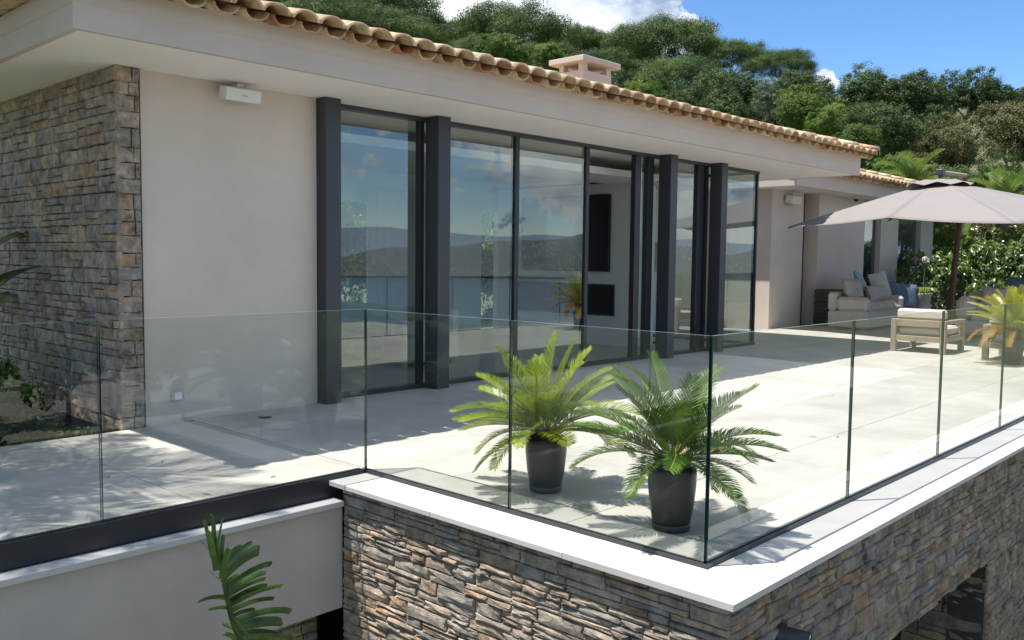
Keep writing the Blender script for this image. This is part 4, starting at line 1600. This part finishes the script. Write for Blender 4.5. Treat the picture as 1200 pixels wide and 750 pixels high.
TLAB = {'pine': 'umbrella pine', 'oak': 'dark evergreen oak', 'bright': 'fresh green tree', 'olive': 'olive brown oak', 'silver': 'silver grey tree'}
used_v = {}


def tree(kind, px, py_top, rx, depth, label, ry=None, group='trees on the wooded hill', cat='tree', lift_=0.0):
    """a tree standing on the hill along the bearing of a photo column; rx, py_top give its real size there"""
    d = bearing(px)
    k = depth / max(0.2, d.dot(Vector((_fw.x, _fw.y, 0)).normalized()))
    x, y = CAM.x + d.x * k, CAM.y + d.y * k
    r = rx * depth / 1037.7
    b = {'pine': 0.5, 'oak': 0.95, 'bright': 0.9, 'olive': 0.85, 'silver': 1.1}.get(kind, 0.9)
    sz = (ry * depth / 1037.7 / b) if ry else r
    horizon = 307 + (600 - px) * math.tan(_rol)
    ztop = CAM.z + (horizon - py_top) * depth / 1037.7
    zc = ztop - sz * b * (1.0 if kind == 'pine' else 0.84)
    zg = float(terrain_h(x, y))
    t = thing(kind + '_tree', label, cat, (x, y, zg), group)
    t.name = {'pine': 'pine_tree', 'oak': 'oak_tree', 'bright': 'leafy_tree', 'olive': 'oak_tree', 'silver': 'willow_tree'}[kind]
    v = used_v.get(kind, 0)
    used_v[kind] = v + 1
    c = bpy.data.objects.new('crown', PROTO[kind][v % len(PROTO[kind])])
    COL.objects.link(c)
    c.parent = t
    c.location = (0, 0, zc - zg)
    c.scale = (r, r, sz)
    c.rotation_euler = (0, 0, v * 1.9 + 0.4)
    hh = max(0.8, zc - zg)
    tr = bpy.data.objects.new('trunk', TRUNK[v % 4])
    COL.objects.link(tr)
    tr.parent = t
    tr.scale = (r * 1.0, r * 1.0, hh)
    tr.rotation_euler = (0, 0, v * 1.3)
    return t


# kind, column, top row, half width px, distance
sky_pines = [(345, -8, 85, 82, 'umbrella pine highest on the hill, cut off by the top edge of the roof'),
             (438, 3, 78, 88, 'broad umbrella pine left of the bright cloud gap above the roof'),
             (592, 23, 76, 86, 'round domed umbrella pine above the roof, left of the chimney'),
             (672, 43, 46, 96, 'umbrella pine just above the chimney cap'),
             (770, 33, 66, 84, 'broadest umbrella pine on the skyline, right of the chimney'),
             (722, 50, 45, 100, 'umbrella pine behind the chimney, left of the broadest pine'),
             (850, 54, 40, 90, 'small umbrella pine on the skyline before the slope drops'),
             (905, 64, 40, 86, 'last umbrella pine where the skyline slopes to the oaks')]
for px, top_, rx, dp, lab in sky_pines:
    tree('pine', px, top_, rx, dp, lab)
fill = [('pine', 520, 40, 55, 92), ('pine', 640, 62, 50, 80), ('pine', 700, 70, 48, 74), ('pine', 790, 75, 52, 70), ('pine', 560, 58, 50, 74), ('pine', 460, 32, 60, 72), ('pine', 385, 18, 60, 70),
        ('oak', 750, 92, 40, 58), ('oak', 820, 88, 42, 62), ('oak', 868, 84, 40, 66), ('oak', 925, 86, 42, 62), ('oak', 650, 72, 40, 60), ('oak', 700, 85, 40, 62),
        ('oak', 845, 110, 44, 50), ('oak', 775, 112, 36, 50), ('oak', 905, 108, 42, 50), ('oak', 955, 108, 42, 48)]
for i, (kd, px, tp, rx, dp) in enumerate(fill):
    tree(kd, px, tp, rx, dp, 'umbrella pine in the dense wood below the skyline pines' if kd == 'pine' else 'dark evergreen oak in the dense wood behind the tiled roof')
for kd, px, tp, rx, dp, lab in (
        ('bright', 588, 46, 34, 56, 'yellow green leafy tree below the round domed pine'), ('bright', 640, 64, 26, 54, 'yellow green leafy tree next to the chimney cap'),
        ('bright', 748, 90, 26, 46, 'grey green bushy tree right of the chimney'),
        ('silver', 893, 96, 22, 44, 'silver grey feathery tree behind the tiled roof'),
        ('bright', 930, 104, 36, 42, 'fresh green leafy tree between the silver tree and the tall oaks'), ('bright', 960, 118, 32, 40, 'fresh green leafy tree at the foot of the tall oaks'),
        ('oak', 995, 82, 48, 44, 'tall dark oak beside the small white cloud'), ('oak', 1060, 86, 46, 44, 'tall dark oak left of the lone ragged one'), ('oak', 1030, 118, 46, 38, 'dark oak below the two tallest oaks'),
        ('oak', 1128, 79, 42, 46, 'ragged oak standing alone against the blue sky'), ('oak', 1078, 125, 42, 40, 'dark oak in the shade behind the feathery palm'),
        ('olive', 1178, 112, 56, 38, 'olive brown cork oak with visible limbs beside the feathery palms'), ('olive', 1110, 140, 46, 36, 'olive brown oak right of the palm above the umbrella'),
        ('oak', 1178, 98, 26, 56, 'small far oak peeping over the olive brown cork oak'), ('olive', 1240, 105, 55, 40, 'olive brown oak at the end of the row of cork oaks'),
        ('bright', 1000, 150, 36, 34, 'low fresh green tree just above the end of the tiled roof'), ('bright', 1050, 172, 34, 31, 'low fresh green tree beside the feathery palm'),
        ('oak', 1100, 190, 46, 33, 'dark oak directly behind the umbrella top'), ('olive', 1150, 225, 44, 27, 'grey olive tree behind the oleanders and the umbrella mast'), ('olive', 1210, 215, 44, 27, 'grey olive tree right of the umbrella mast'),
        ('oak', 1110, 235, 34, 29, 'dark evergreen by the corner of the rear wing'), ('oak', 1170, 180, 46, 31, 'dark evergreen oak under the cork oak limbs')):
    tree(kd, px, tp, rx, dp, lab)


def shrub(kind, loc, r, h, label, group, cat='shrub', name=None, rz=0.0):
    t = thing(name or 'shrub', label, cat, loc, group)
    P_ = PROTO[kind]
    v = used_v.get(kind, 0)
    used_v[kind] = v + 1
    c = bpy.data.objects.new('foliage', P_[v % len(P_)])
    COL.objects.link(c)
    c.parent = t
    c.location = (0, 0, h * 0.5)
    c.scale = (r, r, h * 0.62)
    c.rotation_euler = (0, 0, v * 2.1)
    tr = bpy.data.objects.new('stem', TRUNK[v % 4])
    COL.objects.link(tr)
    tr.parent = t
    tr.scale = (r * .8, r * .8, h * 0.5)
    return t


for k, (x, y, r, h) in enumerate(((19.6, 3.2, 0.95, 2.0), (19.9, 4.4, 1.0, 2.2), (19.7, 5.5, 0.9, 2.0), (20.6, 2.4, 1.0, 1.9), (21.4, 3.9, 1.1, 2.3), (21.6, 5.2, 1.0, 2.2))):
    shrub('oleander', (x, y, -0.15), r, h, 'white flowering oleander bush behind the far glass balustrade', 'oleanders behind the far glass', name='oleander_bush')
for k, (x, y, r, h) in enumerate(((24.5, 6.3, 1.1, 2.4), (23.6, 4.6, 1.2, 2.6))):
    shrub('bright', (x, y, -0.15), r, h, 'glossy green shrub by the corner of the rear wing', 'shrubs by the rear wing')

# garden seen through the room, behind the back windows
for k, (x, y, r, h) in enumerate(((6.0, 13.6, 1.5, 3.6), (7.8, 14.6, 1.7, 4.2), (9.8, 13.8, 1.6, 3.8), (12.4, 14.2, 1.7, 4.2), (14.2, 14.8, 1.8, 4.4), (11.0, 15.6, 1.8, 4.6))):
    shrub('bright', (x, y, -0.15), r, h, 'sunlit leafy shrub seen through the room and its back window', 'shrubs behind the back windows')


# fan palms
def fan_leaf(seed):
    g = random.Random(seed)
    m = MB()
    L = 0.75
    st = [Vector((0, 0, 0)), Vector((0.3, 0, 0.05)), Vector((0.62, 0, 0.02))]
    m.tube(st, [0.014, 0.011, 0.008], 5)
    ns = 34
    for k in range(ns):
        a = -2.15 + 4.3 * k / (ns - 1)
        l = L * (0.72 + 0.28 * math.cos(a * 0.55)) * g.uniform(0.9, 1.05)
        d = Vector((math.cos(a), math.sin(a), 0.12))
        p0 = st[-1]
        p1 = p0 + d * l * 0.55 + Vector((0, 0, 0.04))
        p2 = p0 + d * l * 0.85 - Vector((0, 0, 0.06 * l))
        p3 = p0 + d * l - Vector((0, 0, (0.22 + 0.15 * g.random()) * l))
        w = Vector((-d.y, d.x, 0)) * 0.026
        m.add([p0, p1 - w, p1 + w, p2 - w * .6, p2 + w * .6, p3], [(0, 1, 2), (1, 3, 4, 2), (3, 5, 4)])
    return m.mesh('fan_leaf', M['palm'])


FL = [fan_leaf(k) for k in range(4)]


def fan_palm(loc, h, label, scale=1.0, nf=24, seed=0):
    g = random.Random(seed)
    t = thing('fan_palm', label, 'palm', loc, 'fan palms behind the rear wing')
    W0 = Matrix.Translation(loc)
    tr = MB().tube([(0, 0, -0.4), (0.02, 0, h * 0.5), (0, 0, h)], [0.14, 0.12, 0.10], 10)
    link('trunk', tr.mesh('trunk', M['bark']), t, W0)
    for k in range(nf):
        f = k / (nf - 1)
        a = k * 2.39996
        el = R(-35) + (R(80) - R(-35)) * f ** 0.9
        mw = W0 @ Matrix.Translation((0, 0, h - 0.05 + 0.06 * f)) @ Matrix.Rotation(a, 4, 'Z') @ Matrix.Rotation(-el, 4, 'Y') @ Matrix.Rotation(g.uniform(-.3, .3), 4, 'X') @ Matrix.Scale(scale * g.uniform(.85, 1.1), 4)
        link('fan_leaf', FL[k % 4], t, mw)



fan_palm((25.6, 7.05, -0.15), 2.5, 'low fan palm with hanging leaves behind the umbrella mast', 0.7, 18, 3)


# tall feather palm beside the walkway: it stands left of the view and throws its shadow on the tiles
def feather_palm(loc, h, label, L, nf, seed, group):
    t = thing('feather_palm', label, 'palm', loc, group)
    W0 = Matrix.Translation(loc)
    link('trunk', MB().tube([(0, 0, -0.5), (0.05, 0, h * 0.5), (0, 0, h)], [0.17, 0.14, 0.13], 10).mesh('trunk', M['bark']), t, W0)
    FM = [frond_mesh(seed + k, L, 0, dr, M['palm'], npair=int(25 * L), lw=0.016 if L < 1.5 else 0.010, ll=0.13 + 0.18 * L) for k, dr in enumerate((0.8, 1.1, 1.4))]
    for k in range(nf):
        f = k / (nf - 1)
        a = k * 2.39996
        el = R(-20) + R(95) * f
        mw = W0 @ Matrix.Translation((0, 0, h)) @ Matrix.Rotation(a, 4, 'Z') @ Matrix.Rotation(-el, 4, 'Y')
        link('frond', FM[k % 3], t, mw)
    return t


feather_palm((24.3, 7.6, -0.15), 3.95, 'feathery palm rising above the umbrella top, beside the tiled wing', 1.35, 18, 340, 'feather palms')
feather_palm((22.2, 4.55, -0.15), 3.15, 'feathery palm right of the umbrella top', 1.3, 18, 360, 'feather palms')
feather_palm((-3.3, 4.75, -0.1), 4.6, 'tall feather palm beside the walkway, its fronds shading the tiles', 1.8, 30, 300, 'feather palms')
feather_palm((-3.2, 6.9, -0.1), 4.4, 'unseen tall feather palm added in the bed left of the stone corner for more shade', 1.9, 30, 320, 'feather palms')  # added beyond the view so its crown darkens bed and walkway

# planting bed left of the stone corner
bed = MB().box(-9, -0.62, 5.125, 12, -0.5, -0.20)
struct('planting_bed', bed, M['soil'])
gc = np.random.default_rng(9)
nq = 9000
Cq = np.stack([gc.uniform(-4.5, -0.68, nq), gc.uniform(5.16, 8.5, nq), gc.uniform(-.2, -.02, nq)], 1)
Uq = unit(gc.normal(size=(nq, 3)) + np.array([0, 0, .6])) * gc.uniform(.02, .05, (nq, 1))
Vq = unit(np.cross(Uq, gc.normal(size=(nq, 3)))) * 0.012
tag(link('ground_cover', quads_mesh('ground_cover', Cq, Uq, Vq, [M['oak']])), 'low dark ground cover in the bed left of the stone corner', 'ground cover', kind='stuff')


# broad leaved plant in that bed
def big_leaf(L, w, mat):
    m = MB()
    n = 9
    vs = []
    for i in range(n + 1):
        t = i / n
        ww = w * math.sin(math.pi * min(1, t * 0.96 + 0.04)) ** 0.7
        z = 0.25 * L * t - 0.35 * L * t * t
        vs += [(t * L, -ww, z + 0.06 * ww / w * .5), (t * L, 0, z), (t * L, ww, z + 0.06 * ww / w * .5)]
    fs = []
    for i in range(n):
        b = 3 * i
        fs += [(b, b + 3, b + 4, b + 1), (b + 1, b + 4, b + 5, b + 2)]
    m.add(vs, fs, True)
    return m.mesh('leaf', mat)


BLM = big_leaf(0.75, 0.15, M['strel'])
bl = thing('broad_leaved_plant', 'dark broad leaved plant in front of the shaded stone wall', 'plant', (-1.2, 7.4, -0.2))
for k in range(9):
    a = k * 2.4 + 0.6
    hz = 0.7 + 0.13 * k
    q = Vector((-1.2 + 0.2 * math.cos(a), 7.35 + 0.2 * math.sin(a), hz))
    MB().tube([(-1.2, 7.4, -0.2), (-1.2 + .08 * math.cos(a), 7.35 + .08 * math.sin(a), hz * .6), q], [0.016, 0.013, 0.009], 6).build('stalk', M['strel'], bl)
    link('leaf', BLM, bl, Matrix.Translation(q) @ Matrix.Rotation(a, 4, 'Z') @ Matrix.Rotation(R(-35), 4, 'Y'))

# ------------------------------------------------------------------ lower garden on the sea side (seen mirrored in the glass)
struct('lower_terrace', MB().box(-8, 16, -13, -4.5, -3.2, -0.9), M['floor'])
for k in range(9):
    shrub('shrub', (-7 + k * 2.5, -14.0 - 0.4 * (k % 2), -3.0), 1.35, 3.5 + 0.25 * ((k * 7) % 3), 'dark shrub in the hedge at the sea edge of the lower terrace', 'hedge shrubs at the sea edge')
for k, (x, y) in enumerate(((-1.6, -5.0), (0.9, -5.2), (-0.3, -5.6), (2.2, -5.5), (3.6, -5.2))):  # added out of view to screen sunlit paving from the glass
    shrub('shrub', (x, y, -0.9), 0.85, 1.9 + 0.2 * (k % 3), 'bushy green shrub added on the lower terrace to keep bright paving out of the reflection', 'shrubs added to screen the lower terrace')
for k, (x, y, r, h) in enumerate(((-1.5, 5.9, 0.55, 0.9), (-2.3, 5.7, 0.6, 1.1), (-1.2, 6.7, 0.5, 0.8), (-3.1, 6.0, 0.7, 1.2))):
    shrub('shrub', (x, y, -0.25), r, h, 'dark low shrub in the bed before the stone corner', 'shrubs in the bed')
bn = thing('white_bench', 'low white stone bench on the lower terrace', 'bench', (1.5, -9.0, -0.9))
MB().bbox(-1.0, 4.0, -9.4, -8.9, -0.55, -0.45, 0.01).build('seat', M['white'], bn)
for x in (-0.8, 3.6):
    MB().bbox(x, x + 0.2, -9.35, -8.95, -0.9, -0.551, 0.01).build('leg', M['white'], bn)

# dry leaf bits blown on to the terrace
DL = MB().add([(-0.035, 0, 0.001), (0, -0.007, 0.004), (0.04, 0.004, 0.002), (0.0, 0.008, 0.007)], [(0, 1, 2, 3)]).mesh('fallen_leaf', M['deadleaf'])
for k in range(16):
    x, y = ((0.9 + 5.2 * rng.random()), (0.2 + 2.6 * rng.random())) if k < 11 else (-1.6 + 1.4 * rng.random(), 2.8 + 1.2 * rng.random())
    o = link('fallen_leaf', DL)
    o.location = (x, y, 0.002)
    o.rotation_euler = (0, 0, 6.28 * rng.random())
    tag(o, 'tiny dry leaf lying on the pale terrace tiles', 'leaf', 'dry leaves on the terrace')
